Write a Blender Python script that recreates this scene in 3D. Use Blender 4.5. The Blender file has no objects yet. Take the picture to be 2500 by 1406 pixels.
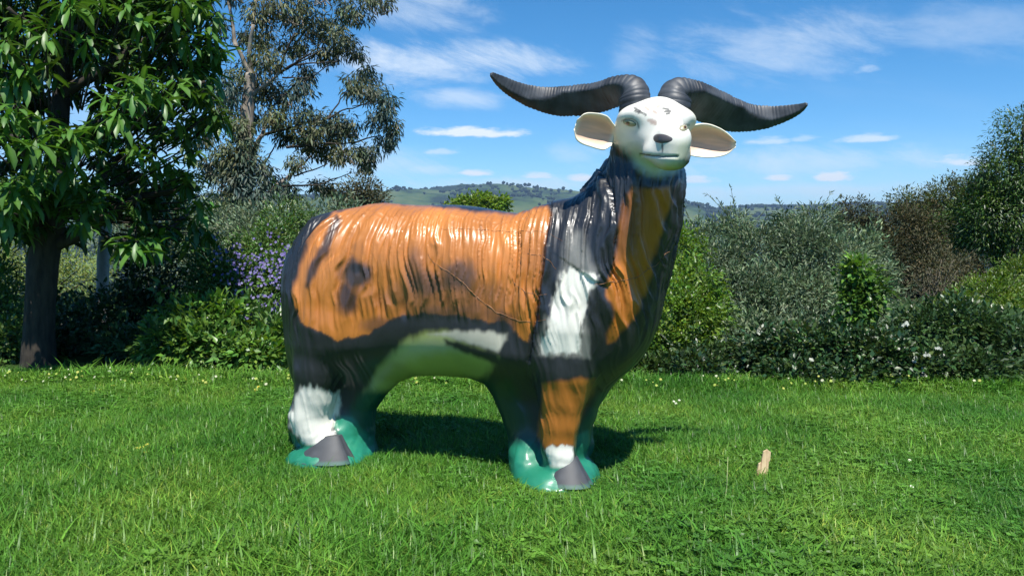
import bpy, math, random
import numpy as np
from mathutils import Vector, Matrix
from mathutils.bvhtree import BVHTree
R = math.radians
random.seed(7)
rng = np.random.default_rng(7)
sc = bpy.context.scene

# ---------------------------------------------------------------- camera
CAM_H = 0.80
PITCH = math.atan(143 / 2000.0)
cam_d = bpy.data.cameras.new('camera')
cam_d.sensor_width = 36.0
cam_d.lens = 28.8
cam_d.clip_start = 0.05
cam_d.clip_end = 30000
cam = bpy.data.objects.new('camera', cam_d)
cam.location = (0, 0, CAM_H)
cam.rotation_euler = (math.pi / 2 - PITCH, 0, 0)
sc.collection.objects.link(cam)
sc.camera = cam

# ---------------------------------------------------------------- world
SUN_EL, SUN_AZ = R(64), R(13)          # azimuth: degrees to the right of straight behind the camera
world = bpy.data.worlds.new('World')
sc.world = world
world.use_nodes = True
wn, wl = world.node_tree.nodes, world.node_tree.links
wn.clear()
w_out = wn.new('ShaderNodeOutputWorld')
w_bg = wn.new('ShaderNodeBackground')
w_bg.inputs['Strength'].default_value = 0.125
sky = wn.new('ShaderNodeTexSky')
sky.sky_type = 'NISHITA'
sky.sun_disc = False
sky.sun_elevation = SUN_EL
sky.sun_rotation = math.pi - SUN_AZ
sky.altitude = 2800
sky.air_density = 1.0
sky.dust_density = 0.0
sky.ozone_density = 4.5
hsv = wn.new('ShaderNodeHueSaturation')
hsv.inputs['Hue'].default_value = 0.493
hsv.inputs['Saturation'].default_value = 1.27
hsv.inputs['Value'].default_value = 0.93
wl.new(sky.outputs[0], hsv.inputs['Color'])
tcw = wn.new('ShaderNodeTexCoord')


def wmath(op, a, b=None, c=None):
    n = wn.new('ShaderNodeMath')
    n.operation = op
    for i, v in enumerate((a, b, c)):
        if v is None:
            continue
        if isinstance(v, (int, float)):
            n.inputs[i].default_value = v
        else:
            wl.new(v, n.inputs[i])
    return n.outputs[0]


sep = wn.new('ShaderNodeSeparateXYZ')
wl.new(tcw.outputs['Generated'], sep.inputs[0])
AZ = wmath('ARCTAN2', sep.outputs[0], sep.outputs[1])      # radians, 0 = straight ahead (+Y), right positive
EL = wmath('ARCSINE', sep.outputs[2])


def wnoise(sx, sy, scale, detail, rough=0.55, dist=0.0, off=0.0, shear=0.0):
    cb = wn.new('ShaderNodeCombineXYZ')
    el_ = wmath('ADD', EL, wmath('MULTIPLY', AZ, shear)) if shear else EL
    wl.new(wmath('MULTIPLY', AZ, sx), cb.inputs[0])
    wl.new(wmath('MULTIPLY', el_, sy), cb.inputs[1])
    cb.inputs[2].default_value = off
    n = wn.new('ShaderNodeTexNoise')
    n.inputs['Scale'].default_value = scale
    n.inputs['Detail'].default_value = detail
    n.inputs['Roughness'].default_value = rough
    n.inputs['Distortion'].default_value = dist
    wl.new(cb.outputs[0], n.inputs['Vector'])
    return n.outputs[0]


def wramp(v, a, b):
    n = wn.new('ShaderNodeMapRange')
    n.interpolation_type = 'SMOOTHSTEP'
    n.inputs[1].default_value = a
    n.inputs[2].default_value = b
    wl.new(v, n.inputs[0])
    return n.outputs[0]


def pix_dir(px, py):
    x, y = (px - 1250) / 2000.0, -(py - 703) / 2000.0
    d = Vector((x, math.cos(PITCH) + y * math.sin(PITCH), -math.sin(PITCH) + y * math.cos(PITCH)))
    return d.normalized()


# clouds: soft bodies placed by bearing and height in the sky, broken up by noise
edge_n = wnoise(1.0, 3.2, 26.0, 6.0, 0.62, 0.2)
wisp_n = wnoise(1.0, 2.8, 9.0, 9.0, 0.68, 0.35, 3.1, 0.25)
blobs = [  # px, py, half width, half height, gain, softness(0 crisp cumulus .. 1 wisp)
    (1150, 326, 165, 19, 1.10, 0), (1130, 240, 110, 26, 0.55, 1), (1080, 150, 330, 50, 0.85, 1),
    (1040, 25, 150, 60, 0.5, 1), (1550, 135, 70, 60, 0.36, 1), (1900, 120, 260, 75, 0.52, 1),
    (1070, 372, 50, 14, 0.55, 0), (1400, 372, 110, 30, 0.35, 1), (1160, 424, 60, 13, 1.0, 0), (1050, 415, 110, 18, 0.6, 1),
    (1310, 432, 60, 12, 0.85, 0), (1420, 437, 55, 14, 1.05, 0), (1250, 450, 380, 20, 0.62, 1),
    (1700, 441, 60, 15, 0.8, 0), (1900, 436, 48, 13, 1.0, 0), (2035, 436, 60, 18, 1.2, 0),
    (2000, 410, 80, 12, 0.4, 1), (1870, 345, 70, 16, 0.6, 0), (1960, 341, 36, 12, 0.45, 0),
    (2120, 341, 80, 16, 0.7, 0), (2330, 398, 75, 20, 0.85, 0), (2115, 172, 34, 16, 0.35, 0),
    (1950, 398, 460, 38, 0.55, 1), (1950, 466, 520, 20, 0.5, 1), (850, 400, 280, 60, 0.55, 1), (250, 300, 300, 120, 0.4, 1),
    (2400, 70, 200, 60, 0.3, 1),
]
dens = None
for (px, py, hw, hh, g, soft) in blobs:
    d = pix_dir(px, py)
    a0, e0 = math.atan2(d.x, d.y), math.asin(d.z)
    ax = wmath('DIVIDE', wmath('SUBTRACT', AZ, a0), hw / 2000.0)
    ey = wmath('DIVIDE', wmath('SUBTRACT', EL, e0), hh / 2000.0)
    if not soft:   # flat base, domed top
        ey = wmath('MULTIPLY', ey, 1.0)
        up = wmath('MAXIMUM', ey, 0.0)
        dn = wmath('MULTIPLY', wmath('MINIMUM', ey, 0.0), 1.7)
        ey = wmath('ADD', up, dn)
    r2 = wmath('ADD', wmath('MULTIPLY', ax, ax), wmath('MULTIPLY', ey, ey))
    env = wmath('EXPONENT', wmath('MULTIPLY', r2, -1.0))
    n = wisp_n if soft else edge_n
    v = wmath('ADD', env, wmath('MULTIPLY', wmath('SUBTRACT', n, 0.5), 1.9 if not soft else 2.6))
    v = wramp(v, 0.34, 1.05) if not soft else wramp(v, 0.15, 1.5)
    v = wmath('MULTIPLY', wmath('MULTIPLY', v, wmath('MINIMUM', wmath('MULTIPLY', env, 3.0), 1.0)), g)
    dens = v if dens is None else wmath('MAXIMUM', dens, v)
# thin high cloud everywhere, so that the sky goes on the same way outside the frame
haz = wramp(wnoise(1.0, 2.4, 3.2, 7.0, 0.6, 0.6, 7.7, 0.3), 0.48, 0.85)
dens = wmath('MAXIMUM', dens, wmath('MULTIPLY', haz, 0.07))
dens = wmath('MINIMUM', wmath('MULTIPLY', dens, wramp(EL, 0.0, 0.03)), 1.0)
cmix = wn.new('ShaderNodeMix')
cmix.data_type = 'RGBA'
wl.new(dens, cmix.inputs['Factor'])
wl.new(hsv.outputs[0], cmix.inputs['A'])
cmix.inputs['B'].default_value = (5.3, 5.9, 6.5, 1)
wl.new(cmix.outputs['Result'], w_bg.inputs['Color'])
wl.new(w_bg.outputs[0], w_out.inputs['Surface'])

sun_d = bpy.data.lights.new('sun', 'SUN')
sun_d.energy = 5.0
sun_d.angle = R(0.55)
sun_d.color = (1.0, 0.955, 0.88)
sun = bpy.data.objects.new('sun', sun_d)
sdir = Vector((math.sin(SUN_AZ) * math.cos(SUN_EL), -math.cos(SUN_AZ) * math.cos(SUN_EL), math.sin(SUN_EL)))
sun.rotation_euler = sdir.to_track_quat('Z', 'Y').to_euler()
sun.location = (3, -6, 12)
sc.collection.objects.link(sun)

sc.view_settings.view_transform = 'Standard'
sc.view_settings.look = 'None'
sc.view_settings.exposure = 0.5
sc.view_settings.gamma = 1.0
sc.view_settings.use_curve_mapping = False
sc.render.engine = 'CYCLES'
sc.cycles.use_denoising = True
sc.cycles.max_bounces = 8
sc.cycles.transparent_max_bounces = 8
sc.cycles.volume_bounces = 0
HAZE_D = 0.00014


# ---------------------------------------------------------------- helpers
def P(px, py, Y):
    d = pix_dir(px, py)
    return np.array(Vector((0, 0, CAM_H)) + d * (Y / d.y))


def ppx(Y):                 # metres per photo pixel at distance Y
    return Y / 2000.0


def project(p):             # world points (N,3) -> photo pixels; used only while drafting shapes and paint outlines
    x, y, z = p[:, 0], p[:, 1], p[:, 2] - CAM_H
    c, s = math.cos(PITCH), math.sin(PITCH)
    dep = y * c - z * s
    up = y * s + z * c
    return np.stack([1250 + 2000 * x / dep, 703 - 2000 * up / dep], 1)


def hash3(ix, iy, iz, seed):
    h = (ix.astype(np.int64) * 374761393 + iy.astype(np.int64) * 668265263 + iz.astype(np.int64) * 2147483647 + seed * 1274126177) & 0xffffffff
    h = ((h ^ (h >> 13)) * 1274126177) & 0xffffffff
    h = ((h ^ (h >> 16)) * 2246822519) & 0xffffffff
    return ((h ^ (h >> 15)) & 0xffffff) / float(0xffffff)


def vnoise(x, y, z, seed=0):
    x, y, z = np.broadcast_arrays(np.asarray(x, float), np.asarray(y, float), np.asarray(z, float))
    ix, iy, iz = np.floor(x), np.floor(y), np.floor(z)
    fx, fy, fz = x - ix, y - iy, z - iz
    fx, fy, fz = (f * f * f * (f * (f * 6 - 15) + 10) for f in (fx, fy, fz))
    ix, iy, iz = ix.astype(np.int64), iy.astype(np.int64), iz.astype(np.int64)
    r = 0
    for dx in (0, 1):
        for dy in (0, 1):
            for dz in (0, 1):
                w = (fx if dx else 1 - fx) * (fy if dy else 1 - fy) * (fz if dz else 1 - fz)
                r = r + w * hash3(ix + dx, iy + dy, iz + dz, seed)
    return r


def fbm(x, y, z, octv=4, seed=0, gain=0.5):
    r, a, t = 0, 1.0, 0
    for o in range(octv):
        r = r + a * vnoise(x * 2 ** o, y * 2 ** o, z * 2 ** o, seed + o)
        t += a
        a *= gain
    return r / t


def smooth(a, b, x):
    t = np.clip((x - a) / (b - a), 0, 1)
    return t * t * (3 - 2 * t)


class MB:
    """collects vertices, triangles/quads and a tint per vertex, then links them as one mesh"""
    def __init__(s):
        s.v, s.f3, s.f4, s.c, s.n = [], [], [], [], 0

    def add(s, v, f, c=None):
        v = np.asarray(v, float)
        f = np.asarray(f, int)
        s.v.append(v)
        (s.f3 if f.shape[1] == 3 else s.f4).append(f + s.n)
        s.c.append(np.broadcast_to(np.asarray(c if c is not None else (1, 1, 1), float), (len(v), 3)))
        s.n += len(v)

    def tube(s, pts, rad, sides=8, c=None, cap=True):
        pts = np.asarray(pts, float)
        rad = np.broadcast_to(np.asarray(rad, float), (len(pts),))
        t = np.gradient(pts, axis=0)
        t /= np.linalg.norm(t, axis=1)[:, None] + 1e-12
        ref = np.array([0.3, 0.2, 1.0]) if abs(t[0][2]) < 0.9 else np.array([1.0, 0.1, 0.0])
        a = np.cross(t, ref)
        a /= np.linalg.norm(a, axis=1)[:, None] + 1e-12
        b = np.cross(t, a)
        th = np.arange(sides) / sides * 2 * np.pi
        ring = pts[:, None, :] + rad[:, None, None] * (np.cos(th)[None, :, None] * a[:, None, :] + np.sin(th)[None, :, None] * b[:, None, :])
        v = ring.reshape(-1, 3)
        m = len(pts)
        i = np.arange(m - 1)[:, None] * sides
        j = np.arange(sides)[None, :]
        k = (j + 1) % sides
        q = np.stack([i + j, i + k, i + sides + k, i + sides + j], -1).reshape(-1, 4)
        s.add(v, q, c)
        if cap:
            base = s.n - len(v)
            for r0 in (0, (m - 1) * sides):
                cidx = s.n
                s.v.append(v[r0:r0 + sides].mean(0)[None])
                s.c.append(np.broadcast_to(np.asarray(c if c is not None else (1, 1, 1), float), (1, 3)))
                s.n += 1
                tri = np.stack([np.full(sides, cidx), base + r0 + np.arange(sides), base + r0 + (np.arange(sides) + 1) % sides], 1)
                s.f3.append(tri)

    def build(s, name, mat, parent=None, smooth_shade=True, coll=None):
        me = bpy.data.meshes.new(name)
        v = np.concatenate(s.v)
        f3 = np.concatenate(s.f3) if s.f3 else np.zeros((0, 3), int)
        f4 = np.concatenate(s.f4) if s.f4 else np.zeros((0, 4), int)
        me.vertices.add(len(v))
        me.vertices.foreach_set('co', v.astype(np.float32).ravel())
        loops = np.concatenate([f3.ravel(), f4.ravel()]).astype(np.int32)
        me.loops.add(len(loops))
        me.loops.foreach_set('vertex_index', loops)
        nf = len(f3) + len(f4)
        me.polygons.add(nf)
        starts = np.concatenate([np.arange(len(f3)) * 3, len(f3) * 3 + np.arange(len(f4)) * 4]).astype(np.int32)
        me.polygons.foreach_set('loop_start', starts)
        me.polygons.foreach_set('use_smooth', np.full(nf, smooth_shade))
        at = me.color_attributes.new('tint', 'FLOAT_COLOR', 'POINT')
        c = np.concatenate(s.c)
        at.data.foreach_set('color', np.concatenate([c, np.ones((len(c), 1))], 1).astype(np.float32).ravel())
        me.update(calc_edges=True)
        me.validate()
        if mat:
            me.materials.append(mat)
        o = bpy.data.objects.new(name, me)
        (coll or sc.collection).objects.link(o)
        if parent:
            o.parent = parent
        return o


def empty(name, loc=(0, 0, 0), rz=0.0):
    o = bpy.data.objects.new(name, None)
    o.empty_display_size = 0.2
    o.location = loc
    o.rotation_euler = (0, 0, rz)
    sc.collection.objects.link(o)
    return o


def tag(o, label=None, cat=None, group=None, kind=None):
    for k, v in (('label', label), ('category', cat), ('group', group), ('kind', kind)):
        if v:
            o[k] = v
    return o


# ---------------------------------------------------------------- materials
def nmat(name):
    m = bpy.data.materials.new(name)
    m.use_nodes = True
    n, l = m.node_tree.nodes, m.node_tree.links
    return m, n, l, n['Principled BSDF']


def leaf_mat(name, col, rough=0.45, trans=0.3, spec=0.5, vary=0.35):
    m, n, l, b = nmat(name)
    at = n.new('ShaderNodeAttribute'); at.attribute_name = 'tint'
    mul = n.new('ShaderNodeMix'); mul.data_type = 'RGBA'; mul.blend_type = 'MULTIPLY'
    mul.inputs['Factor'].default_value = 1
    mul.inputs['A'].default_value = (*col, 1)
    l.new(at.outputs['Color'], mul.inputs['B'])
    ns = n.new('ShaderNodeTexNoise'); ns.inputs['Scale'].default_value = 1.7; ns.inputs['Detail'].default_value = 3
    g = n.new('ShaderNodeNewGeometry'); l.new(g.outputs['Position'], ns.inputs['Vector'])
    hs = n.new('ShaderNodeHueSaturation')
    mr = n.new('ShaderNodeMapRange'); mr.inputs[1].default_value = 0.3; mr.inputs[2].default_value = 0.7
    mr.inputs[3].default_value = 1 - vary; mr.inputs[4].default_value = 1 + vary
    l.new(ns.outputs[0], mr.inputs[0]); l.new(mr.outputs[0], hs.inputs['Value'])
    l.new(mul.outputs['Result'], hs.inputs['Color'])
    l.new(hs.outputs[0], b.inputs['Base Color'])
    b.inputs['Roughness'].default_value = rough
    b.inputs['Specular IOR Level'].default_value = spec
    t = n.new('ShaderNodeBsdfTranslucent')
    hs2 = n.new('ShaderNodeHueSaturation'); hs2.inputs['Hue'].default_value = 0.485; hs2.inputs['Saturation'].default_value = 1.1; hs2.inputs['Value'].default_value = 1.3
    l.new(hs.outputs[0], hs2.inputs['Color']); l.new(hs2.outputs[0], t.inputs['Color'])
    mx = n.new('ShaderNodeMixShader'); mx.inputs[0].default_value = trans
    l.new(b.outputs[0], mx.inputs[1]); l.new(t.outputs[0], mx.inputs[2])
    l.new(mx.outputs[0], n['Material Output'].inputs['Surface'])
    return m


def bark_mat(name, c1, c2, scale=(6, 6, 1.5), bump=0.6):
    m, n, l, b = nmat(name)
    tc = n.new('ShaderNodeNewGeometry')
    mp = n.new('ShaderNodeMapping'); mp.inputs['Scale'].default_value = scale
    ns = n.new('ShaderNodeTexNoise'); ns.inputs['Scale'].default_value = 5; ns.inputs['Detail'].default_value = 7
    cr = n.new('ShaderNodeValToRGB')
    cr.color_ramp.elements[0].position = 0.35; cr.color_ramp.elements[0].color = (*c1, 1)
    cr.color_ramp.elements[1].position = 0.65; cr.color_ramp.elements[1].color = (*c2, 1)
    l.new(tc.outputs['Position'], mp.inputs[0]); l.new(mp.outputs[0], ns.inputs['Vector']); l.new(ns.outputs[0], cr.inputs[0])
    l.new(cr.outputs[0], b.inputs['Base Color'])
    bp = n.new('ShaderNodeBump'); bp.inputs['Strength'].default_value = bump; bp.inputs['Distance'].default_value = 0.02
    l.new(ns.outputs[0], bp.inputs['Height']); l.new(bp.outputs[0], b.inputs['Normal'])
    b.inputs['Roughness'].default_value = 0.85
    return m


def tint_mat(name, rough=0.6, spec=0.5, coat=0.0):
    m, n, l, b = nmat(name)
    at = n.new('ShaderNodeAttribute'); at.attribute_name = 'tint'
    l.new(at.outputs['Color'], b.inputs['Base Color'])
    b.inputs['Roughness'].default_value = rough
    b.inputs['Specular IOR Level'].default_value = spec
    b.inputs['Coat Weight'].default_value = coat
    return m


# ---------------------------------------------------------------- terrain: one sheet out to the hills
def edge_y(x):               # far edge of the mown lawn
    return 4.14 - 0.045 * (x + 2.7)


def ridge_el(az):            # elevation (radians) of the sky line seen from the lawn, by bearing
    px = 1250 + 2000 * np.tan(np.clip(az, -1.2, 1.2))
    xs = [-3000, -600, 0, 300, 680, 930, 1040, 1130, 1190, 1260, 1330, 1400, 1470, 1560, 1660, 1740, 1830, 1960, 2080, 2200, 2500, 3200, 6000]
    ys = [470, 468, 480, 486, 484, 478, 466, 458, 457, 463, 468, 474, 484, 494, 503, 514, 505, 507, 500, 500, 490, 480, 480]
    y = np.interp(px, xs, ys)
    return np.arctan((560 - y) / 2000.0 * np.cos(np.clip(az, -1.2, 1.2)))


def terrain_h(x, y):
    r = np.hypot(x, y)
    az = np.arctan2(x, y)
    past = y - edge_y(np.clip(x, -6, 6))
    drop = -smooth(2.0, 60, past) * 7.0 - smooth(40, 500, past) * 45
    wav = (fbm(x / 260, y / 260, 0, 4, 3) - 0.5) * 34 * smooth(150, 900, r)
    top = np.tan(ridge_el(az)) * 3100 + CAM_H + (fbm(x / 90, y / 90, 0, 3, 9) - 0.5) * 10
    h1 = drop + wav
    ramp = smooth(900, 3100, r) ** 1.25
    fold = (fbm(x / 420, y / 420, 0, 5, 21) - 0.5) * 130 * smooth(1200, 2200, r) * (1 - smooth(2500, 3050, r))
    h = h1 * (1 - ramp) + top * ramp + fold
    behind = smooth(0.2, -0.6, np.cos(az))
    h = h * (1 - behind) + behind * (smooth(60, 4000, r) * 90 - smooth(20, 300, r) * 6)
    h = np.where(r > 3100, h - (r - 3100) * 0.02, h)
    return np.where(past < 2.0, np.where(y > -30, 0.0, h), h)


rr = np.concatenate([[0.0], np.geomspace(0.6, 7000, 210)])
azs = np.sort(np.concatenate([np.linspace(-0.75, 0.75, 560), np.linspace(0.78, 2 * np.pi - 0.78, 90)]))
RR, AA = np.meshgrid(rr, azs, indexing='ij')
X, Y = RR * np.sin(AA), RR * np.cos(AA)
Z = terrain_h(X, Y)
na = len(azs)
tv = np.stack([X, Y, Z], -1).reshape(-1, 3)
ii, jj = np.meshgrid(np.arange(len(rr) - 1), np.arange(na), indexing='ij')
kk = (jj + 1) % na
tq = np.stack([ii * na + jj, (ii + 1) * na + jj, (ii + 1) * na + kk, ii * na + kk], -1).reshape(-1, 4)
gm, n, l, b = nmat('ground_turf')
g = n.new('ShaderNodeNewGeometry')
ns = n.new('ShaderNodeTexNoise'); ns.inputs['Scale'].default_value = 0.006; ns.inputs['Detail'].default_value = 8; ns.inputs['Roughness'].default_value = 0.6
l.new(g.outputs['Position'], ns.inputs['Vector'])
cr = n.new('ShaderNodeValToRGB')
els = cr.color_ramp.elements
els[0].position = 0.42; els[0].color = (0.020, 0.035, 0.016, 1)
els[1].position = 0.60; els[1].color = (0.10, 0.13, 0.045, 1)
e = els.new(0.5); e.color = (0.055, 0.095, 0.03, 1)
l.new(ns.outputs[0], cr.inputs[0])
n2 = n.new('ShaderNodeTexNoise'); n2.inputs['Scale'].default_value = 24; n2.inputs['Detail'].default_value = 6
l.new(g.outputs['Position'], n2.inputs['Vector'])
cr2 = n.new('ShaderNodeValToRGB')
cr2.color_ramp.elements[0].color = (0.012, 0.028, 0.006, 1); cr2.color_ramp.elements[0].position = 0.3
cr2.color_ramp.elements[1].color = (0.035, 0.075, 0.014, 1); cr2.color_ramp.elements[1].position = 0.7
l.new(n2.outputs[0], cr2.inputs[0])
sp = n.new('ShaderNodeSeparateXYZ'); l.new(g.outputs['Position'], sp.inputs[0])
mr = n.new('ShaderNodeMapRange'); mr.inputs[1].default_value = 10; mr.inputs[2].default_value = 60
l.new(sp.outputs[1], mr.inputs[0])
mx = n.new('ShaderNodeMix'); mx.data_type = 'RGBA'
l.new(mr.outputs[0], mx.inputs['Factor']); l.new(cr2.outputs[0], mx.inputs['A']); l.new(cr.outputs[0], mx.inputs['B'])
l.new(mx.outputs['Result'], b.inputs['Base Color']); b.inputs['Roughness'].default_value = 0.95
b.inputs['Specular IOR Level'].default_value = 0.15
mb = MB(); mb.add(tv, tq[:, ::-1])
ground = mb.build('ground', gm)
tag(ground, kind='structure')

# trees on the far hills: nobody could count them
dm = leaf_mat('far_tree_green', (0.028, 0.042, 0.022), 0.9, 0.0, 0.1, 0.3)
ico_v, ico_f = [], []
import bmesh
_bm = bmesh.new(); bmesh.ops.create_icosphere(_bm, subdivisions=1, radius=1.0)
ico_v = np.array([v.co[:] for v in _bm.verts]); ico_f = np.array([[v.index for v in f.verts] for f in _bm.faces]); _bm.free()
NT_ = 15000
t_az = rng.uniform(-0.62, 0.62, NT_)
pick = rng.random(NT_)
t_r = np.where(pick < .16, rng.uniform(3040, 3110, NT_), np.where(pick < .85, rng.uniform(300, 3080, NT_), rng.uniform(120, 700, NT_)))
t_x, t_y = t_r * np.sin(t_az), t_r * np.cos(t_az)
dn = fbm(t_x / 180, t_y / 180, 0, 4, 55)
keep = np.where(t_r < 3035, dn > 0.495 + rng.uniform(-.05, .05, NT_), (vnoise(t_az * 60, 0, 0, 5) > .42) | (rng.random(NT_) > .85))
t_r, t_x, t_y = t_r[keep], t_x[keep], t_y[keep]
t_h = terrain_h(t_x, t_y)
t_s = rng.uniform(3.0, 6.5, len(t_r)) * np.where(t_r < 900, .75, 1.25)
M_ = len(t_r)
sc3 = np.stack([t_s, t_s, t_s * rng.uniform(.6, .95, M_)], 1)
vv = ico_v[None] * sc3[:, None, :] * (1 + rng.uniform(-.28, .28, (M_, len(ico_v), 1))) + np.stack([t_x, t_y, t_h + t_s * .55], 1)[:, None, :]
ff = ico_f[None] + (np.arange(M_) * len(ico_v))[:, None, None]
mb = MB()
mb.add(vv.reshape(-1, 3), ff.reshape(-1, 3), np.repeat(rng.uniform(.7, 1.3, (M_, 1)) * np.ones((1, 3)), len(ico_v), 0))
tag(mb.build('distant_woodland', dm), 'dark woodland dotted over the far blue hills and the valley', 'woodland', kind='stuff')


# ---------------------------------------------------------------- foliage
def norm(a):
    return a / (np.linalg.norm(a, axis=-1, keepdims=True) + 1e-12)


def leaves(mb, pos, d, up, length, wid, tint, fold=0.18, droop=0.15, big=False):
    """one folded blade per point: base, two shoulders, tip (big: with a mid rib and a bent tip)"""
    N = len(pos)
    d = norm(d)
    side = norm(np.cross(d, up))
    nn = np.cross(side, d)
    L = np.broadcast_to(length, (N,))[:, None]
    W = np.broadcast_to(wid, (N,))[:, None] * L * 0.5
    if not big:
        v = np.stack([pos, pos + d * L * .45 + side * W + nn * fold * W, pos + d * L - nn * droop * L, pos + d * L * .45 - side * W + nn * fold * W], 1)
        f = np.array([[0, 1, 2], [0, 2, 3]])
    else:
        m1 = pos + d * L * .35 - nn * L * droop * .15
        m2 = pos + d * L * .72 - nn * L * droop * .6
        v = np.stack([pos, m1 + side * W * .85 + nn * fold * W, m1, m1 - side * W * .85 + nn * fold * W,
                      m2 + side * W * .8 + nn * fold * W, m2, m2 - side * W * .8 + nn * fold * W, pos + d * L - nn * droop * L * 1.5], 1)
        f = np.array([[0, 1, 2], [0, 2, 3], [1, 4, 5], [1, 5, 2], [2, 5, 6], [2, 6, 3], [4, 7, 5], [5, 7, 6]])
    k = v.shape[1]
    F = (f[None] + (np.arange(N) * k)[:, None, None]).reshape(-1, 3)
    c = np.repeat(np.asarray(tint), k, 0) if np.ndim(tint) == 2 else tint
    if big:
        rib = np.ones(8); rib[[2, 5]] = 1.35; rib[[1, 3, 4, 6]] = .9; rib[0] = 1.3
        c = np.asarray(c) * np.tile(rib, N)[:, None]
    mb.add(v.reshape(-1, 3), F, c)


def rand_dir(n):
    return norm(rng.normal(size=(n, 3)))


def tints(n, lo=0.65, hi=1.35, warm=0.15, pal=None):
    t = rng.uniform(lo, hi, (n, 1)) * np.ones((1, 3))
    t[:, 0] *= 1 + rng.uniform(-warm, warm * 1.6, n)
    t[:, 2] *= 1 + rng.uniform(-warm, warm, n)
    if pal is not None:
        pal = np.asarray(pal)
        t = t * pal[rng.integers(0, len(pal), n)]
    return t


def crown(mb, lobes, n_total, leaf, wid=0.4, clump=0.09, per=14, droop_bias=0.0, outward=0.7, shell=0.55, warm=.15, pal=None, lo=.65, hi=1.35):
    """lobes: (centre, (rx,ry,rz)); leaves sit in small sprays spread through each lobe"""
    vol = np.array([r[0] * r[2] for c, r in lobes])
    share = vol / vol.sum()
    for (c, r), s in zip(lobes, share):
        n = max(20, int(n_total * s))
        nc = max(3, n // per)
        q = rand_dir(nc)
        rad = (shell + (1 - shell) * rng.random(nc) ** 0.6)[:, None] * (1 + 0.28 * (vnoise(q[:, 0] * 2.3 + c[0] * 3, q[:, 1] * 2.3, q[:, 2] * 2.3 + c[2] * 5, 3)[:, None] - .5))
        rad *= np.where(rng.random(nc) < .06, 1.18, 1.0)[:, None]
        cc = np.asarray(c) + q * rad * np.asarray(r)
        ctint = tints(nc, .8, 1.2, warm * .6, pal)
        idx = np.repeat(np.arange(nc), per)
        m = len(idx)
        off = rand_dir(m) * (rng.random(m) ** .5)[:, None] * clump
        pos = cc[idx] + off
        d = norm(norm(off) * .6 + q[idx] * outward + rand_dir(m) * .7 + np.array([0, 0, -droop_bias]))
        up = norm(q[idx] * .5 + np.array([0, 0, .9]) + rand_dir(m) * .55)
        leaves(mb, pos, d, up, leaf * rng.uniform(.6, 1.25, m), wid, tints(m, lo, hi, warm) * ctint[idx], fold=rng.uniform(-.1, .4))


def limb(a, b, n=8, wob=0.06, sag=0.0):
    a, b = np.asarray(a, float), np.asarray(b, float)
    t = np.linspace(0, 1, n)[:, None]
    p = a + (b - a) * t
    L = np.linalg.norm(b - a)
    w = np.stack([fbm(t[:, 0] * 3, a[0] * 7 + k * 5, b[2] * 3, 2, 17 + k) - .5 for k in range(3)], 1)
    return p + w * wob * L * 2 * np.sin(t * np.pi) - np.array([0, 0, sag]) * L * np.sin(t * np.pi)


def lobe_px(px, py, rx, ry, Y, depth=None):
    m = ppx(Y)
    return (P(px, py, Y), (rx * m, (depth if depth else (rx + ry) / 2 * 1.1) * m if depth is None else depth, ry * m))


BARK_DARK = bark_mat('bark_dark', (0.018, 0.014, 0.010), (0.050, 0.040, 0.028))
BARK_GREY = bark_mat('bark_grey', (0.16, 0.13, 0.10), (0.34, 0.30, 0.25), (3, 3, 1.2), .3)
BARK_PALE = bark_mat('bark_pale', (0.36, 0.35, 0.32), (0.55, 0.54, 0.50), (4, 4, .8), .3)


def shrub(name, label, cat, lobes, n, leaf, mat, stem_mat=BARK_DARK, group=None, stems=9, twigs=0, base=None, stem_name='stem', stem_r=0.016, **kw):
    cx = np.mean([c[0] for c, r in lobes]); cy = np.mean([c[1] for c, r in lobes])
    if base is None:
        base = np.array([cx, cy, 0.0])
    base = np.asarray(base, float)
    base[2] = min(0.0, float(terrain_h(np.array([base[0]]), np.array([base[1]]))[0]))
    root = empty(name, tuple(base))
    tag(root, label, cat, group)
    mb = MB()
    crown(mb, [(np.asarray(c) - base, r) for c, r in lobes], n, leaf, **kw)
    # shoots that stand out of the outline
    for k in range(twigs):
        c, r = lobes[rng.integers(0, len(lobes))]
        q = norm(rng.normal(size=3) + np.array([0, -.2, 1.3]))
        a = np.asarray(c) - base + q * np.asarray(r) * .9
        bpt = a + norm(q + rng.normal(size=3) * .3) * rng.uniform(.5, 1.3) * leaf * 5
        m = 14
        t = np.sort(rng.random(m))[:, None]
        pos = a + (bpt - a) * t
        leaves(mb, pos, norm(rand_dir(m) + (bpt - a) / np.linalg.norm(bpt - a)), norm(rand_dir(m) + np.array([0, 0, 1])), leaf * .9, kw.get('wid', .4), tints(m))
        mb.tube(np.stack([a - q * .1, a, bpt]), [.004, .003, .0015], 4, (.7, .6, .5), cap=False)
    fo = mb.build('foliage', mat, root)
    fo['kind'] = 'stuff'
    sb = MB()
    for k in range(stems):
        c, r = lobes[k % len(lobes)]
        e = np.asarray(c) - base + rng.uniform(-.6, .6, 3) * np.asarray(r)
        a = np.array([rng.uniform(-.12, .12), rng.uniform(-.1, .1), -.03])
        p = limb(a, e, 7, .09)
        sb.tube(p, np.linspace(stem_r, stem_r * .3, 7), 6)
    so = sb.build(stem_name, stem_mat, root)
    return root


# ================================================================ the goat statue
# local frame: u along the body (rump to chest), v across (negative = side towards the lawn in front), z up
G_YAW = R(-18.0)
Ud = np.array([math.cos(G_YAW), math.sin(G_YAW), 0.0])
Vd = np.array([-math.sin(G_YAW), math.cos(G_YAW), 0.0])


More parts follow.
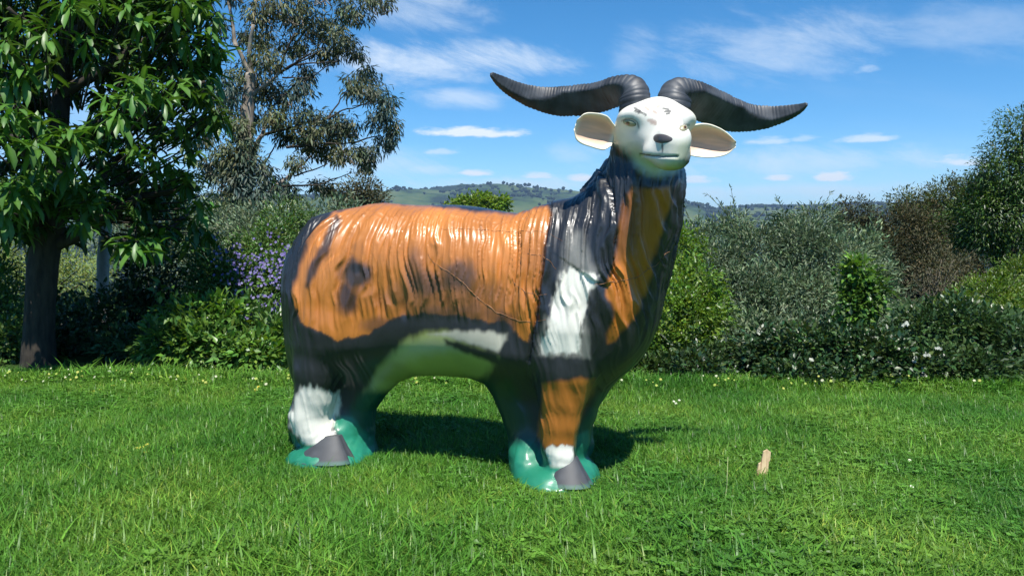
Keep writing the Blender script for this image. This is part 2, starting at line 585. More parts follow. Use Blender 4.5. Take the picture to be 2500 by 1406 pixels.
def on_ground(px, py):
    d = pix_dir(px, py)
    return np.array([d.x, d.y, d.z]) * (-CAM_H / d.z) + np.array([0, 0, CAM_H])


LEGV = 0.125
G_O = on_ground(795, 1128) + Vd * LEGV
CAMP = np.array([0, 0, CAM_H])


def loc(w):
    w = np.asarray(w, float) - G_O
    return np.stack([w @ Ud, w @ Vd, w[..., 2]], -1)


def wor(p):
    p = np.asarray(p, float)
    return G_O + p[..., :1] * Ud + p[..., 1:2] * Vd + p[..., 2:3] * np.array([0, 0, 1.0])


def L(px, py, v=0.0):
    d = np.array(pix_dir(px, py))
    t = (v - (CAMP - G_O) @ Vd) / (d @ Vd)
    return loc(CAMP + d * t)


goat = empty('goat_statue', tuple(G_O), G_YAW)
tag(goat, 'glossy painted life-size goat statue with long curved black horns standing on the lawn', 'statue')

VOX = 0.0042
lo = np.array([-0.22, -0.50, -0.03])
hi = np.array([1.30, 0.30, 1.26])
gx, gy, gz = [np.arange(lo[k], hi[k], VOX) for k in range(3)]

outline_px = [(880, 505), (910, 498), (940, 495), (1000, 500), (1060, 506), (1130, 512), (1200, 518), (1270, 521), (1292, 513), (1330, 506),
              (1370, 499), (1400, 488), (1425, 472), (1448, 450), (1466, 430), (1480, 400), (1500, 385), (1560, 360), (1630, 370), (1658, 390), (1664, 425), (1663, 470),
              (1662, 520), (1654, 560), (1643, 600), (1640, 640), (1643, 670), (1628, 720), (1606, 772), (1575, 828), (1543, 882), (1519, 922), (1498, 962),
              (1478, 992), (1456, 1018), (1445, 1045), (1440, 1085), (1430, 1115), (1440, 1150), (1448, 1195), (1400, 1206), (1330, 1204), (1262, 1182),
              (1250, 1150), (1250, 1110), (1243, 1060), (1226, 1010), (1205, 962), (1188, 936), (1150, 922), (1080, 917), (1010, 918), (975, 931), (940, 962),
              (912, 1000), (904, 1040), (903, 1080), (903, 1112), (890, 1128), (800, 1143), (720, 1138), (688, 1120), (702, 1098), (728, 1084),
              (722, 1060), (712, 1036), (711, 1012), (718, 985), (712, 950), (703, 900), (700, 850), (699, 800), (703, 740),
              (712, 690), (722, 640), (745, 600), (770, 562), (800, 531), (840, 512)]
def tuck(x, y):               # the trunk is thick, so its middle line lies inside the drawn edge
    if x < 790 and y < 960:
        return x + 17 * max(0.0, min(1.0, (830 - x) / 60)) * max(0.0, min(1.0, (y - 500) / 60))
    if x > 1470 and 440 < y < 1010:
        return x - 16
    return x


poly = np.array([L(tuck(x, y), y)[[0, 2]] for x, y in outline_px])


def poly_sd(pts, pg):        # signed distance to a polygon, positive inside
    x, y = pts[..., 0], pts[..., 1]
    best = np.full(x.shape, 1e9)
    inside = np.zeros(x.shape, bool)
    for i in range(len(pg)):
        a, b = pg[i], pg[(i + 1) % len(pg)]
        e = b - a
        t = np.clip(((x - a[0]) * e[0] + (y - a[1]) * e[1]) / (e @ e + 1e-12), 0, 1)
        best = np.minimum(best, (x - a[0] - t * e[0]) ** 2 + (y - a[1] - t * e[1]) ** 2)
        c = ((a[1] <= y) & (b[1] > y)) | ((b[1] <= y) & (a[1] > y))
        with np.errstate(divide='ignore', invalid='ignore'):
            xi = a[0] + (y - a[1]) / (e[1] if e[1] != 0 else 1e-12) * e[0]
        inside ^= c & (x < xi)
    d = np.sqrt(best)
    return np.where(inside, d, -d)


UU, ZZ = np.meshgrid(gx, gz, indexing='ij')
D2 = poly_sd(np.stack([UU, ZZ], -1), poly)


def blur(a, k, it=3):
    for _ in range(it):
        for ax in (0, 1):
            p = np.pad(a, [(k, k) if i == ax else (0, 0) for i in range(2)], mode='edge')
            c = np.cumsum(p, axis=ax)
            c = np.concatenate([np.zeros_like(np.take(c, [0], ax)), c], ax)
            w = 2 * k + 1
            s1 = np.take(c, np.arange(w, c.shape[ax]), ax)
            s0 = np.take(c, np.arange(0, c.shape[ax] - w), ax)
            a = (s1 - s0) / w
    return a


Db = blur(D2, 4)
D2 = D2 * (1 - smooth(0.02, 0.06, D2)) + Db * smooth(0.02, 0.06, D2)
neckw = smooth(0.80, 1.0, ZZ)
legw = 1 - smooth(0.24, 0.42, ZZ)
TM = 0.205 * (1 - neckw) * (1 - legw) + 0.115 * neckw + 0.085 * legw
RR_ = 0.21 * (1 - neckw) * (1 - legw) + 0.15 * neckw + 0.10 * legw
q = np.maximum(1 - D2 / RR_, 0)
F = np.empty((len(gx), len(gy), len(gz)), np.float32)
for j, v in enumerate(gy):
    F[:, j, :] = (np.sqrt(q * q + (v / TM) ** 2) - 1) * np.minimum(RR_, TM)


def sub(c0, c1):
    s = []
    for k, g in enumerate((gx, gy, gz)):
        a = int(np.clip(np.searchsorted(g, c0[k]), 0, len(g)))
        b_ = int(np.clip(np.searchsorted(g, c1[k]), 0, len(g)))
        s.append(slice(a, b_))
    return tuple(s)


def smin(a, b, k):
    h = np.clip(0.5 + 0.5 * (b - a) / k, 0, 1)
    return b * (1 - h) + a * h - k * h * (1 - h)


def apply_prim(fn, c0, c1, k=0.04, op='union'):
    m = k + 0.03
    s = sub(np.minimum(c0, c1) - m, np.maximum(c0, c1) + m)
    x, y, z = np.meshgrid(gx[s[0]], gy[s[1]], gz[s[2]], indexing='ij')
    if x.size == 0:
        return
    d = fn(x, y, z)
    if op == 'union':
        F[s] = smin(F[s], d, k)
    else:
        F[s] = -smin(-F[s], d, k)


def ell(c, r, M=None, k=0.04, op='union'):
    c, r = np.asarray(c, float), np.asarray(r, float)
    M = np.eye(3) if M is None else M            # rows: local axes

    def fn(x, y, z):
        p = np.stack([x - c[0], y - c[1], z - c[2]], -1) @ M.T
        e = np.sqrt(((p / r) ** 2).sum(-1))
        return (e - 1) * r.min()
    R_ = r.max()
    apply_prim(fn, c - R_, c + R_, k, op)


def cone(a, ra, b, rb, k=0.03, op='union', flat=1.0):
    a, b = np.asarray(a, float), np.asarray(b, float)

    def fn(x, y, z):
        ba = b - a
        p = np.stack([x - a[0], (y - a[1]), z - a[2]], -1)
        t = np.clip((p @ ba) / (ba @ ba), 0, 1)
        w = p - t[..., None] * ba
        return np.sqrt((w ** 2).sum(-1)) - (ra + (rb - ra) * t)
    R_ = max(ra, rb)
    apply_prim(fn, np.minimum(a, b) - R_, np.maximum(a, b) + R_, k, op)


def chain(pts, k=0.03, far=False):
    for s in ((1, -1) if far else (1,)):
        for (p, ra), (q_, rb) in zip(pts[:-1], pts[1:]):
            a, b2 = np.array(p) * [1, s, 1], np.array(q_) * [1, s, 1]
            cone(a, ra, b2, rb, k)


VN = -LEGV
# haunch, belly and shoulder masses
for s in (1, -1):
    ell(L(835, 690) * [1, 0, 1] + [0, s * -0.10, 0], (0.15, 0.12, 0.21), k=0.06)
    ell(L(1380, 690) * [1, 0, 1] + [0, s * -0.095, 0], (0.13, 0.125, 0.24), k=0.06)
    ell(L(1110, 640) * [1, 0, 1] + [0, s * -0.06, 0], (0.26, 0.165, 0.17), k=0.06)
# legs: near pair and, mirrored, the far pair
rear = [(L(805, 800, VN), .105), (L(778, 900, VN), .078), (L(770, 965, VN), .060), (L(757, 1015, VN), .056), (L(766, 1050, VN), .048), (L(784, 1078, VN), .048)]
front = [(L(1385, 800, VN), .110), (L(1378, 900, VN), .088), (L(1372, 965, VN), .067), (L(1367, 1030, VN), .055), (L(1362, 1085, VN), .045), (L(1366, 1115, VN), .040), (L(1376, 1138, VN), .040)]
chain(rear, .035, True)
chain(front, .035, True)
# green fill between hoof and pad, and the low pads the feet stand on
for (x, y, ru) in ((792, 1124, .142), (1352, 1182, .122)):
    c = L(x, y, VN)
    for s in (1, -1):
        if s > 0:
            ell((c[0], VN, 0.0), (ru, .112, .058), k=.03)
    ell((c[0], 0, 0.0), (ru * .92, .12, .065), k=.03)
ell(L(1292, 1128, -0.05), (.056, .085, .085), k=.045)
ell(L(860, 1080, -.03), (.045, .09, .095), k=.045)
# neck, swinging round towards the camera
chain([(L(1470, 690, -.03), .150), (L(1532, 600, -.04), .122), (L(1562, 520, -.06), .106), (L(1572, 450, -.08), .096), (L(1580, 385, -.08), .093)], .05)
# breast
ell(L(1500, 770, -0.02), (.12, .15, .17), k=.07)

# --- head
Hw = P(1595, 312, 2.43)
fw = np.array([0.09, -1.0, -0.02]); fw /= np.linalg.norm(fw)
Rt = np.cross(fw, [0, 0, 1.0]); Rt /= np.linalg.norm(Rt)
Rt = Rt if Rt[0] > 0 else -Rt
tilt = R(-3.0)                              # the head leans a little to its left
Up = np.cross(Rt, fw); Up = Up if Up[2] > 0 else -Up
Rt, Up = Rt * math.cos(tilt) + Up * math.sin(tilt), Up * math.cos(tilt) - Rt * math.sin(tilt)


def H(r, f, w):
    return loc(Hw + Rt * r + fw * f + Up * w)


HM = np.stack([[a @ Ud, a @ Vd, a[2]] for a in (Rt, fw, Up)])
ell(H(0, -.03, .000), (.107, .13, .076), HM, k=.03)          # skull
ell(H(0, .035, .015), (.092, .095, .056), HM, k=.03)            # forehead
ell(H(-.010, -.020, -.050), (.086, .10, .055), HM, k=.035)      # jaws
cone(H(0, .05, -.026), .076, H(.004, .165, -.070), .050, .025)
cone(H(.004, .165, -.070), .050, H(.006, .205, -.064), .041, .03)
cone(H(0, .06, .022), .052, H(.008, .196, -.028), .027, .03)  # bridge of the nose
ell(H(.007, .212, -.045), (.038, .026, .026), HM, k=.02)    # muzzle end
ell(H(.006, .192, -.106), (.041, .044, .026), HM, k=.022)   # chin
for s in (-1, 1):
    ell(H(s * .071, .050, .020), (.026, .030, .016), HM, k=.04)           # brow
    ell(H(s * .046, .150, -.086), (.016, .030, .018), HM, k=.02)   # lip corner
    ell(H(s * .100, .125, -.030), (.014, .05, .03), HM, k=.03, op='cut')   # hollow below the eye
# mouth line
mo = [H(x, .245 - abs(x) * .6, -.0835 - x * .02) for x in (-.054, -.03, 0, .03, .05)]
for a, b2 in zip(mo[:-1], mo[1:]):
    pass


def surface_nets(F, lo, vox):
    S = F < 0
    nx, ny, nz = F.shape
    cnt = np.zeros((nx - 1, ny - 1, nz - 1), np.int8)
    for dx in (0, 1):
        for dy in (0, 1):
            for dz in (0, 1):
                cnt += S[dx:nx - 1 + dx, dy:ny - 1 + dy, dz:nz - 1 + dz]
    act = (cnt > 0) & (cnt < 8)
    idx = np.full(act.shape, -1, np.int64)
    ci = np.argwhere(act)
    idx[act] = np.arange(len(ci))
    cv = {}
    for dx in (0, 1):
        for dy in (0, 1):
            for dz in (0, 1):
                cv[(dx, dy, dz)] = F[ci[:, 0] + dx, ci[:, 1] + dy, ci[:, 2] + dz].astype(float)
    acc = np.zeros((len(ci), 3)); num = np.zeros(len(ci))
    for ax in range(3):
        for o1 in (0, 1):
            for o2 in (0, 1):
                a = [0, 0, 0]; b = [0, 0, 0]
                rest = [k for k in range(3) if k != ax]
                a[rest[0]] = b[rest[0]] = o1; a[rest[1]] = b[rest[1]] = o2
                b[ax] = 1
                fa, fb = cv[tuple(a)], cv[tuple(b)]
                m = (fa < 0) != (fb < 0)
                t = np.where(m, fa / np.where(m, fa - fb, 1), 0)
                p = np.tile(np.array(a, float), (len(ci), 1)); p[:, ax] += t
                acc[m] += p[m]; num += m
    V = (ci + acc / num[:, None]) * vox + lo
    quads = []
    for ax in range(3):
        r1, r2 = [k for k in range(3) if k != ax]
        A = np.take(S, np.arange(S.shape[ax] - 1), ax)
        B = np.take(S, np.arange(1, S.shape[ax]), ax)
        e = np.argwhere(A != B)
        e = e[(e[:, r1] > 0) & (e[:, r2] > 0) & (e[:, r1] < idx.shape[r1]) & (e[:, r2] < idx.shape[r2])]
        inside = A[e[:, 0], e[:, 1], e[:, 2]]
        c = []
        for o1, o2 in ((-1, -1), (0, -1), (0, 0), (-1, 0)):
            w = e.copy(); w[:, r1] += o1; w[:, r2] += o2
            c.append(idx[w[:, 0], w[:, 1], w[:, 2]])
        qd = np.stack(c, 1)
        flip = inside if ax != 1 else ~inside
        qd[~flip] = qd[~flip][:, ::-1]
        quads.append(qd)
    Q = np.concatenate(quads)
    return V, Q[(Q >= 0).all(1)]


def relax(V, Q, it=2, lam=0.5):
    E = np.concatenate([Q[:, [0, 1]], Q[:, [1, 2]], Q[:, [2, 3]], Q[:, [3, 0]]])
    deg = np.bincount(E[:, 0], minlength=len(V)) + np.bincount(E[:, 1], minlength=len(V))
    for _ in range(it):
        s = np.stack([np.bincount(E[:, 0], V[E[:, 1], k], len(V)) + np.bincount(E[:, 1], V[E[:, 0], k], len(V)) for k in range(3)], 1)
        V = V + lam * (s / np.maximum(deg, 1)[:, None] - V)
    return V


def vnormals(V, Q):
    n = np.cross(V[Q[:, 2]] - V[Q[:, 0]], V[Q[:, 3]] - V[Q[:, 1]])
    N = np.stack([sum(np.bincount(Q[:, k], n[:, c], len(V)) for k in range(4)) for c in range(3)], 1)
    return norm(N)


GV, GQ = surface_nets(F, lo, VOX)
GV = relax(GV, GQ, 4)
GN = vnormals(GV, GQ)
px_ = project(wor(GV))
mir = GV * [1, -1, 1]
hd = loc(Hw)
dist_head = np.linalg.norm((GV - H(0, .02, -.02)) / [1, 1, 1], axis=1)
is_head_px = (px_[:, 1] < 445) & (dist_head < .26)
pm = project(wor(np.where((GV[:, 1:2] > 0) & ~is_head_px[:, None], mir, GV)))     # the far flank carries the same paint
X_, Y_ = pm[:, 0], pm[:, 1]
u_, v_, z_ = GV.T


def inpoly(pts, soft=8.0, nz=6.0, seed=0, nscale=0.06):
    wob = (fbm(X_ * nscale, Y_ * nscale * .35, 0, 3, 40 + seed) - .5) * 2 * nz
    d = poly_sd(pm, np.array(pts, float)) + wob
    return smooth(-soft, soft, d)


def inell(cx, cy, rx, ry, soft=.35, seed=0):
    e = np.sqrt(((X_ - cx) / rx) ** 2 + ((Y_ - cy) / ry) ** 2) + (fbm(X_ * .05, Y_ * .03, 0, 3, 70 + seed) - .5) * .6
    return 1 - smooth(1 - soft, 1 + soft, e)


BLACK = np.array([.020, .022, .027])
ORANGE = np.array([.51, .185, .038])
ORANGE2 = np.array([.48, .165, .022])
WHITE = np.array([.90, .875, .765])
CREAM = np.array([.80, .77, .62])
GREEN = np.array([.012, .20, .115])
GREENB = np.array([.42, .48, .13])
HOOFC = np.array([.055, .06, .068])
C = np.tile(BLACK, (len(GV), 1))
C *= (0.75 + .5 * fbm(u_ * 14, v_ * 14, z_ * 5, 4, 11))[:, None]


def lay(col, m, a=1.0):
    global C
    m = (m * a)[:, None]
    C = C * (1 - m) + np.asarray(col) * m


nearside = smooth(0.02, -0.03, -np.abs(v_) + 0.07)      # outer skin of the flanks, not the inner faces
# underside and inner faces
lay(GREENB, inpoly([(985, 832), (1040, 815), (1090, 812), (1130, 838), (1190, 862), (1215, 872), (1195, 905), (1185, 925), (1080, 930), (1000, 928), (950, 955), (905, 1005), (895, 960), (925, 900)], 14, 8, 1))
lay(CREAM * .75, inpoly([(1040, 816), (1100, 808), (1150, 806), (1200, 810), (1240, 812), (1238, 830), (1215, 858), (1180, 850), (1130, 835), (1085, 822)], 7, 6, 2), .95)
lay(CREAM * .8, inpoly([(1000, 838), (1060, 822), (1110, 828), (1120, 850), (1040, 868), (960, 900), (930, 915), (955, 872)], 20, 8, 44), .38)
lay(CREAM * .7, inpoly([(925, 905), (960, 880), (955, 905), (915, 950), (890, 975), (900, 935)], 10, 8, 3), .35)
lay(BLACK, inpoly([(1085, 828), (1120, 836), (1170, 852), (1215, 862), (1230, 900), (1190, 880), (1130, 858), (1090, 842)], 7, 4, 4))
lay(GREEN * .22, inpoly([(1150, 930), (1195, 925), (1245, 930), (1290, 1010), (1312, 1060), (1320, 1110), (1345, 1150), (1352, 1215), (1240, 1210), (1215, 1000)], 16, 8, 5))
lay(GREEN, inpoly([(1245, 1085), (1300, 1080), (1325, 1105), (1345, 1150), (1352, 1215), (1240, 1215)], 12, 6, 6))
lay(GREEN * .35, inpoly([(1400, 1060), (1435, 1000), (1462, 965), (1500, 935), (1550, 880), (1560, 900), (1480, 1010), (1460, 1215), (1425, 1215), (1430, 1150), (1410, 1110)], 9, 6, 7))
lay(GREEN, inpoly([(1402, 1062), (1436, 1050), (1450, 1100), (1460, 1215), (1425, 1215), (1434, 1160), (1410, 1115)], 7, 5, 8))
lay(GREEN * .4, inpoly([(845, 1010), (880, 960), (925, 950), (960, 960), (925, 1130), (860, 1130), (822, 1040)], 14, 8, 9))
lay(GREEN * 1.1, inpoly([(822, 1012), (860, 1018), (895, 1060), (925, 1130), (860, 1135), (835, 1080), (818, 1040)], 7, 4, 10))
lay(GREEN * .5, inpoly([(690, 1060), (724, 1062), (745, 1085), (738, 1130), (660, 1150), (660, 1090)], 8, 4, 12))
# orange coat
lay(ORANGE, inpoly([(788, 543), (810, 524), (850, 506), (900, 497), (940, 495), (1000, 500), (1100, 511), (1200, 519), (1272, 524), (1295, 514), (1336, 508), (1343, 530), (1334, 600), (1322, 680), (1312, 740), (1300, 800),
                    (1288, 832), (1268, 822), (1250, 790), (1232, 778), (1190, 786), (1150, 772), (1100, 766), (1050, 762), (1000, 765), (960, 776), (935, 792), (905, 808),
                    (860, 822), (825, 830), (790, 812), (760, 800), (738, 786), (723, 745), (722, 690), (733, 645), (755, 595), (772, 565)], 7, 6, 13))
Cor = 0.82 + .36 * fbm(u_ * 9, v_ * 9, z_ * 4, 4, 31)
C *= np.where(C[:, 0] > .2, Cor, 1)[:, None]
lay(ORANGE2 * 1.12, smooth(.66, .46, z_) * (C[:, 0] > .2) * (C[:, 1] < .6 * C[:, 0]), .8)
rs = np.array([(822, 530), (800, 570), (778, 612), (760, 650), (746, 700), (756, 702), (776, 660), (800, 615), (818, 572), (836, 535)])
lay(BLACK, inpoly(rs, 7, 6, 14), .9)
lay(BLACK * 1.6, inell(870, 670, 38, 36, .45, 1), .93)
lay(BLACK, inell(868, 655, 14, 12, .4, 9), .8)
lay(BLACK * .9, inell(848, 728, 25, 36, .5, 2), .9)
lay(BLACK * 2, inell(1012, 665, 22, 50, .5, 3), .5)
lay(BLACK * 2, inell(1118, 672, 46, 34, .45, 4), .72)
lay(BLACK * 1.4, inell(1045, 690, 30, 28, .5, 5), .6)
lay(BLACK * 2.5, inell(1080, 725, 150, 42, .5, 6), .42)
lay(BLACK * 2, inell(1120, 770, 130, 22, .5, 7), .5)
lay(BLACK, inell(925, 795, 40, 20, .5, 8), .6)
lay(BLACK, inell(1230, 790, 28, 26, .4, 18), .7)
# shoulder, breast, neck
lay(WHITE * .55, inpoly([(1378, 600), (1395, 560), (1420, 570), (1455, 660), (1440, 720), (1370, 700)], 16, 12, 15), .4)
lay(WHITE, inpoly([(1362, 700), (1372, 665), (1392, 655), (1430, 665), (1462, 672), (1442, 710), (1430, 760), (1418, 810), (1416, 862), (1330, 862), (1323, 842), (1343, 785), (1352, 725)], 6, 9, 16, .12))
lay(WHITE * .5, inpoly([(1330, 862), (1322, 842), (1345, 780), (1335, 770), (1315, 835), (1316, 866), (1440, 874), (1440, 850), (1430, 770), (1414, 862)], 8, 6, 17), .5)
lay(ORANGE2, inpoly([(1548, 460), (1640, 455), (1632, 500), (1610, 580), (1590, 650), (1572, 720), (1548, 775), (1500, 832), (1484, 838), (1482, 815), (1500, 760), (1480, 722), (1482, 690), (1496, 650), (1508, 600), (1515, 530), (1525, 480)], 7, 5, 19))
lay(BLACK * 1.6, inpoly([(1500, 440), (1580, 440), (1560, 520), (1545, 620), (1505, 640), (1500, 540)], 26, 8, 20), .45)
lay(BLACK, inpoly([(1460, 720), (1492, 738), (1500, 770), (1488, 800), (1460, 800)], 6, 3, 21), .9)
# lower legs
lay(ORANGE2, inpoly([(1328, 938), (1370, 928), (1452, 922), (1448, 955), (1430, 1000), (1412, 1045), (1402, 1086), (1330, 1092), (1312, 1062), (1320, 1000)], 8, 6, 22))
lay(BLACK, inpoly([(1440, 925), (1475, 930), (1450, 990), (1418, 1040), (1420, 1000), (1438, 950)], 10, 4, 23), .7)
lay(WHITE, inpoly([(1328, 1098), (1345, 1085), (1358, 1093), (1374, 1085), (1398, 1090), (1402, 1126), (1392, 1145), (1350, 1160), (1338, 1130)], 3, 4, 24, .2) * (v_ < .05))
lay(WHITE, inpoly([(722, 962), (735, 948), (762, 940), (790, 958), (826, 955), (826, 1000), (812, 1050), (832, 1085), (800, 1090), (745, 1090), (708, 1040), (706, 1012), (718, 985)], 8, 10, 25, .12) * (v_ < .05))
# the pads
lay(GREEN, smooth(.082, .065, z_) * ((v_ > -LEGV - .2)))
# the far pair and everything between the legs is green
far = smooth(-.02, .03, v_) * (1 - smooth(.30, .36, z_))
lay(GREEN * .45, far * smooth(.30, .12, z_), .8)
# head
hl = poly_sd(px_, np.array([(1440, 335), (1486, 338), (1512, 350), (1538, 374), (1556, 402), (1582, 424), (1620, 428), (1648, 416), (1664, 394), (1678, 368), (1720, 352), (1720, 200), (1440, 200)], float))
hl = hl + (fbm(px_[:, 0] * .05, px_[:, 1] * .05, 0, 3, 90) - .5) * 10
lay(CREAM * np.array([.93, 1.0, .93]), smooth(-16, 12, hl) * (z_ > .93))
lay(WHITE, smooth(8, 40, hl) * (z_ > .93))
lay(np.array([.30, .36, .27]), smooth(-20, 0, hl) * (1 - smooth(0, 28, hl)) * (z_ > .93), .3)


def head_line(pts, w, col, a=1.0, soft=.6):
    d = np.full(len(GV), 1e9)
    for p, q2 in zip(pts[:-1], pts[1:]):
        p, q2 = np.array(p, float), np.array(q2, float)
        e = q2 - p
        t = np.clip(((px_ - p) @ e) / (e @ e + 1e-9), 0, 1)
        d = np.minimum(d, np.linalg.norm(px_ - p - t[:, None] * e, axis=1))
    front_f = (wor(GV) - Hw) @ fw
    m = (1 - smooth(w * (1 - soft * .5), w * (1 + soft), d)) * (front_f > .02)
    lay(col, m, a)
    return m


DARK = np.array([.03, .028, .03])
for pts in ([(1549, 264), (1562, 271)], [(1561, 272), (1577, 281)], [(1551, 271), (1560, 276)], [(1619, 265), (1633, 268)], [(1622, 273), (1637, 272)], [(1627, 279), (1635, 277)]):
    head_line(pts, 2.3, DARK, .85)
for pts in ([(1583, 294), (1594, 295), (1600, 298)], [(1590, 300), (1600, 303)], [(1575, 262), (1583, 268)], [(1596, 272), (1602, 276)], [(1605, 262), (1610, 259)]):
    head_line(pts, 3.2, (.42, .26, .20), .65)
mouth_m = head_line([(1563, 376), (1580, 380), (1610, 382), (1635, 383), (1654, 381)], 1.9, (.05, .05, .055), .95, .8)
head_line([(1617, 350), (1617, 371)], 1.8, (.08, .08, .085), .85)
head_line([(1518, 296), (1530, 290), (1545, 291), (1556, 299), (1560, 313)], 1.8, (.20, .18, .13), .75)
head_line([(1656, 320), (1660, 309), (1670, 304), (1682, 306)], 1.8, (.20, .18, .13), .75)

# carved relief: long hair combed down the flanks
hair = (1 - smooth(-30, 10, hl) * (z_ > .95)) * smooth(.03, .10, z_)
tilt_ = .42 * smooth(.34, .0, u_) - .10 * smooth(.55, .80, u_)
us = u_ + tilt_ * .16 * np.tanh((.85 - z_) / .16)
wu = (fbm(u_ * 5, 0, z_ * 5.5, 3, 61) - .5) * .070 + (fbm(u_ * 1.8, 0, z_ * 2.2, 2, 66) - .5) * .10
wn_ = np.clip((np.abs(GN[:, 1]) - .25) / .4, 0, 1)
front_c = np.abs(GN[:, 0]) > .01


def strand(a, zf, seed):
    A = 1 - np.abs(2 * vnoise((us + wu) * a, 7, z_ * zf, seed) - 1)
    B = 1 - np.abs(2 * vnoise((v_ + wu) * a, 3, z_ * zf, seed + 1) - 1)
    up_ = np.clip(GN[:, 2], 0, 1)
    w = np.maximum(wn_, up_ * (np.abs(GN[:, 0]) < .5))
    return A * w + B * (1 - w)


s1 = strand(74, 6.0, 62)
s2 = strand(34, 3.0, 64)
s3 = fbm(u_ * 8, v_ * 8, z_ * 5, 2, 64)
flank = smooth(.42, .58, z_)
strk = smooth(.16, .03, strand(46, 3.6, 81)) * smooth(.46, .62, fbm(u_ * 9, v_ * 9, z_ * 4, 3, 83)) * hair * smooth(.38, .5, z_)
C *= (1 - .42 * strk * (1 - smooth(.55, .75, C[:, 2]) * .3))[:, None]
amp = hair * (.25 + .75 * flank)
belly = np.clip(smooth(.55, .50, z_) * smooth(.14, .22, u_) * smooth(.70, .62, u_), 0, 1)
amp = amp * (1 - belly * .9)
disp = amp * ((s1 ** 1.2 - .4) * .0115 + (s2 ** 1.3 - .4) * .0100) + hair * (s3 - .5) * .006
disp += (fbm(u_ * 13, v_ * 13, z_ * 13, 3, 97) - .5) * .022 * smooth(.14, .08, z_)
disp = disp * smooth(1.0, .82, GN[:, 2] * 1.0)


def px_line_d(pts):
    d = np.full(len(GV), 1e9); sgn = np.zeros(len(GV))
    for p, q2 in zip(pts[:-1], pts[1:]):
        p, q2 = np.array(p, float), np.array(q2, float)
        e = q2 - p
        t = np.clip(((pm - p) @ e) / (e @ e + 1e-9), 0, 1)
        dd = np.linalg.norm(pm - p - t[:, None] * e, axis=1)
        cr_ = e[0] * (pm[:, 1] - p[1]) - e[1] * (pm[:, 0] - p[0])
        upd = dd < d
        d = np.where(upd, dd, d); sgn = np.where(upd, np.sign(cr_), sgn)
    return d, sgn


# seam where the shoulder mane overlaps the flank
d, sg = px_line_d([(1347, 508), (1340, 560), (1330, 620), (1322, 690), (1312, 760), (1300, 830), (1292, 880)])
disp += -.009 * np.exp(-(d / 5.0) ** 2) + .007 * np.exp(-d / 28) * (sg < 0)
C *= (1 - .75 * np.exp(-(d / 4.5) ** 2))[:, None]
# mane edge on the neck
d, sg = px_line_d([(1478, 436), (1492, 470), (1500, 520), (1502, 570), (1497, 640), (1492, 690), (1475, 700), (1460, 690)])
disp += (.016 * np.exp(-d / 45) * (sg > 0) - .006 * np.exp(-(d / 5) ** 2)) * smooth(.6, .7, z_)
# edge of the coat above the belly
GV = GV + GN * disp[:, None]
mm = np.exp(-(np.abs(px_[:, 1] - (381.5 + (px_[:, 0] - 1600) * .03)) / 2.6) ** 2) * ((px_[:, 0] > 1562) & (px_[:, 0] < 1656)) * (((wor(GV) - Hw) @ fw) > .05)
GV = GV - GN * (mm * .0045)[:, None]

mat, n, l, b = nmat('statue_paint')
at = n.new('ShaderNodeAttribute'); at.attribute_name = 'tint'
tc = n.new('ShaderNodeTexCoord')
ns = n.new('ShaderNodeTexNoise'); ns.inputs['Scale'].default_value = 5; ns.inputs['Detail'].default_value = 6
l.new(tc.outputs['Object'], ns.inputs['Vector'])
hs = n.new('ShaderNodeHueSaturation')
mr = n.new('ShaderNodeMapRange'); mr.inputs[1].default_value = .3; mr.inputs[2].default_value = .7; mr.inputs[3].default_value = .84; mr.inputs[4].default_value = 1.12
l.new(ns.outputs[0], mr.inputs[0]); l.new(mr.outputs[0], hs.inputs['Value']); l.new(at.outputs['Color'], hs.inputs['Color'])
l.new(hs.outputs[0], b.inputs['Base Color'])
mp = n.new('ShaderNodeMapping'); mp.inputs['Scale'].default_value = (1, .5, .045)
ds = n.new('ShaderNodeTexNoise'); ds.inputs['Scale'].default_value = 6; ds.inputs['Detail'].default_value = 1
l.new(tc.outputs['Object'], ds.inputs['Vector'])
vm = n.new('ShaderNodeVectorMath'); vm.operation = 'MULTIPLY_ADD'; vm.inputs[1].default_value = (.06, .04, .0)
l.new(ds.outputs['Color'], vm.inputs[0]); l.new(tc.outputs['Object'], vm.inputs[2])
l.new(vm.outputs[0], mp.inputs[0])
hn = n.new('ShaderNodeTexNoise'); hn.inputs['Scale'].default_value = 44; hn.inputs['Detail'].default_value = 1; hn.inputs['Roughness'].default_value = .55
l.new(mp.outputs[0], hn.inputs['Vector'])
at2 = n.new('ShaderNodeAttribute'); at2.attribute_name = 'hair'
bp = n.new('ShaderNodeBump'); bp.inputs['Distance'].default_value = .008
mh = n.new('ShaderNodeMath'); mh.operation = 'MULTIPLY'; mh.inputs[1].default_value = .55
l.new(at2.outputs['Fac'], mh.inputs[0]); l.new(mh.outputs[0], bp.inputs['Strength'])
rd1 = n.new('ShaderNodeMath'); rd1.operation = 'MULTIPLY_ADD'; rd1.inputs[1].default_value = 2; rd1.inputs[2].default_value = -1
rd2 = n.new('ShaderNodeMath'); rd2.operation = 'ABSOLUTE'
rd3 = n.new('ShaderNodeMath'); rd3.operation = 'POWER'; rd3.inputs[1].default_value = 1.0
rd4 = n.new('ShaderNodeMath'); rd4.operation = 'SUBTRACT'; rd4.inputs[0].default_value = 1
l.new(hn.outputs[0], rd1.inputs[0]); l.new(rd1.outputs[0], rd2.inputs[0]); l.new(rd2.outputs[0], rd3.inputs[0]); l.new(rd3.outputs[0], rd4.inputs[1])
l.new(rd4.outputs[0], bp.inputs['Height'])
b2_ = n.new('ShaderNodeBump'); b2_.inputs['Distance'].default_value = .004; b2_.inputs['Strength'].default_value = .08
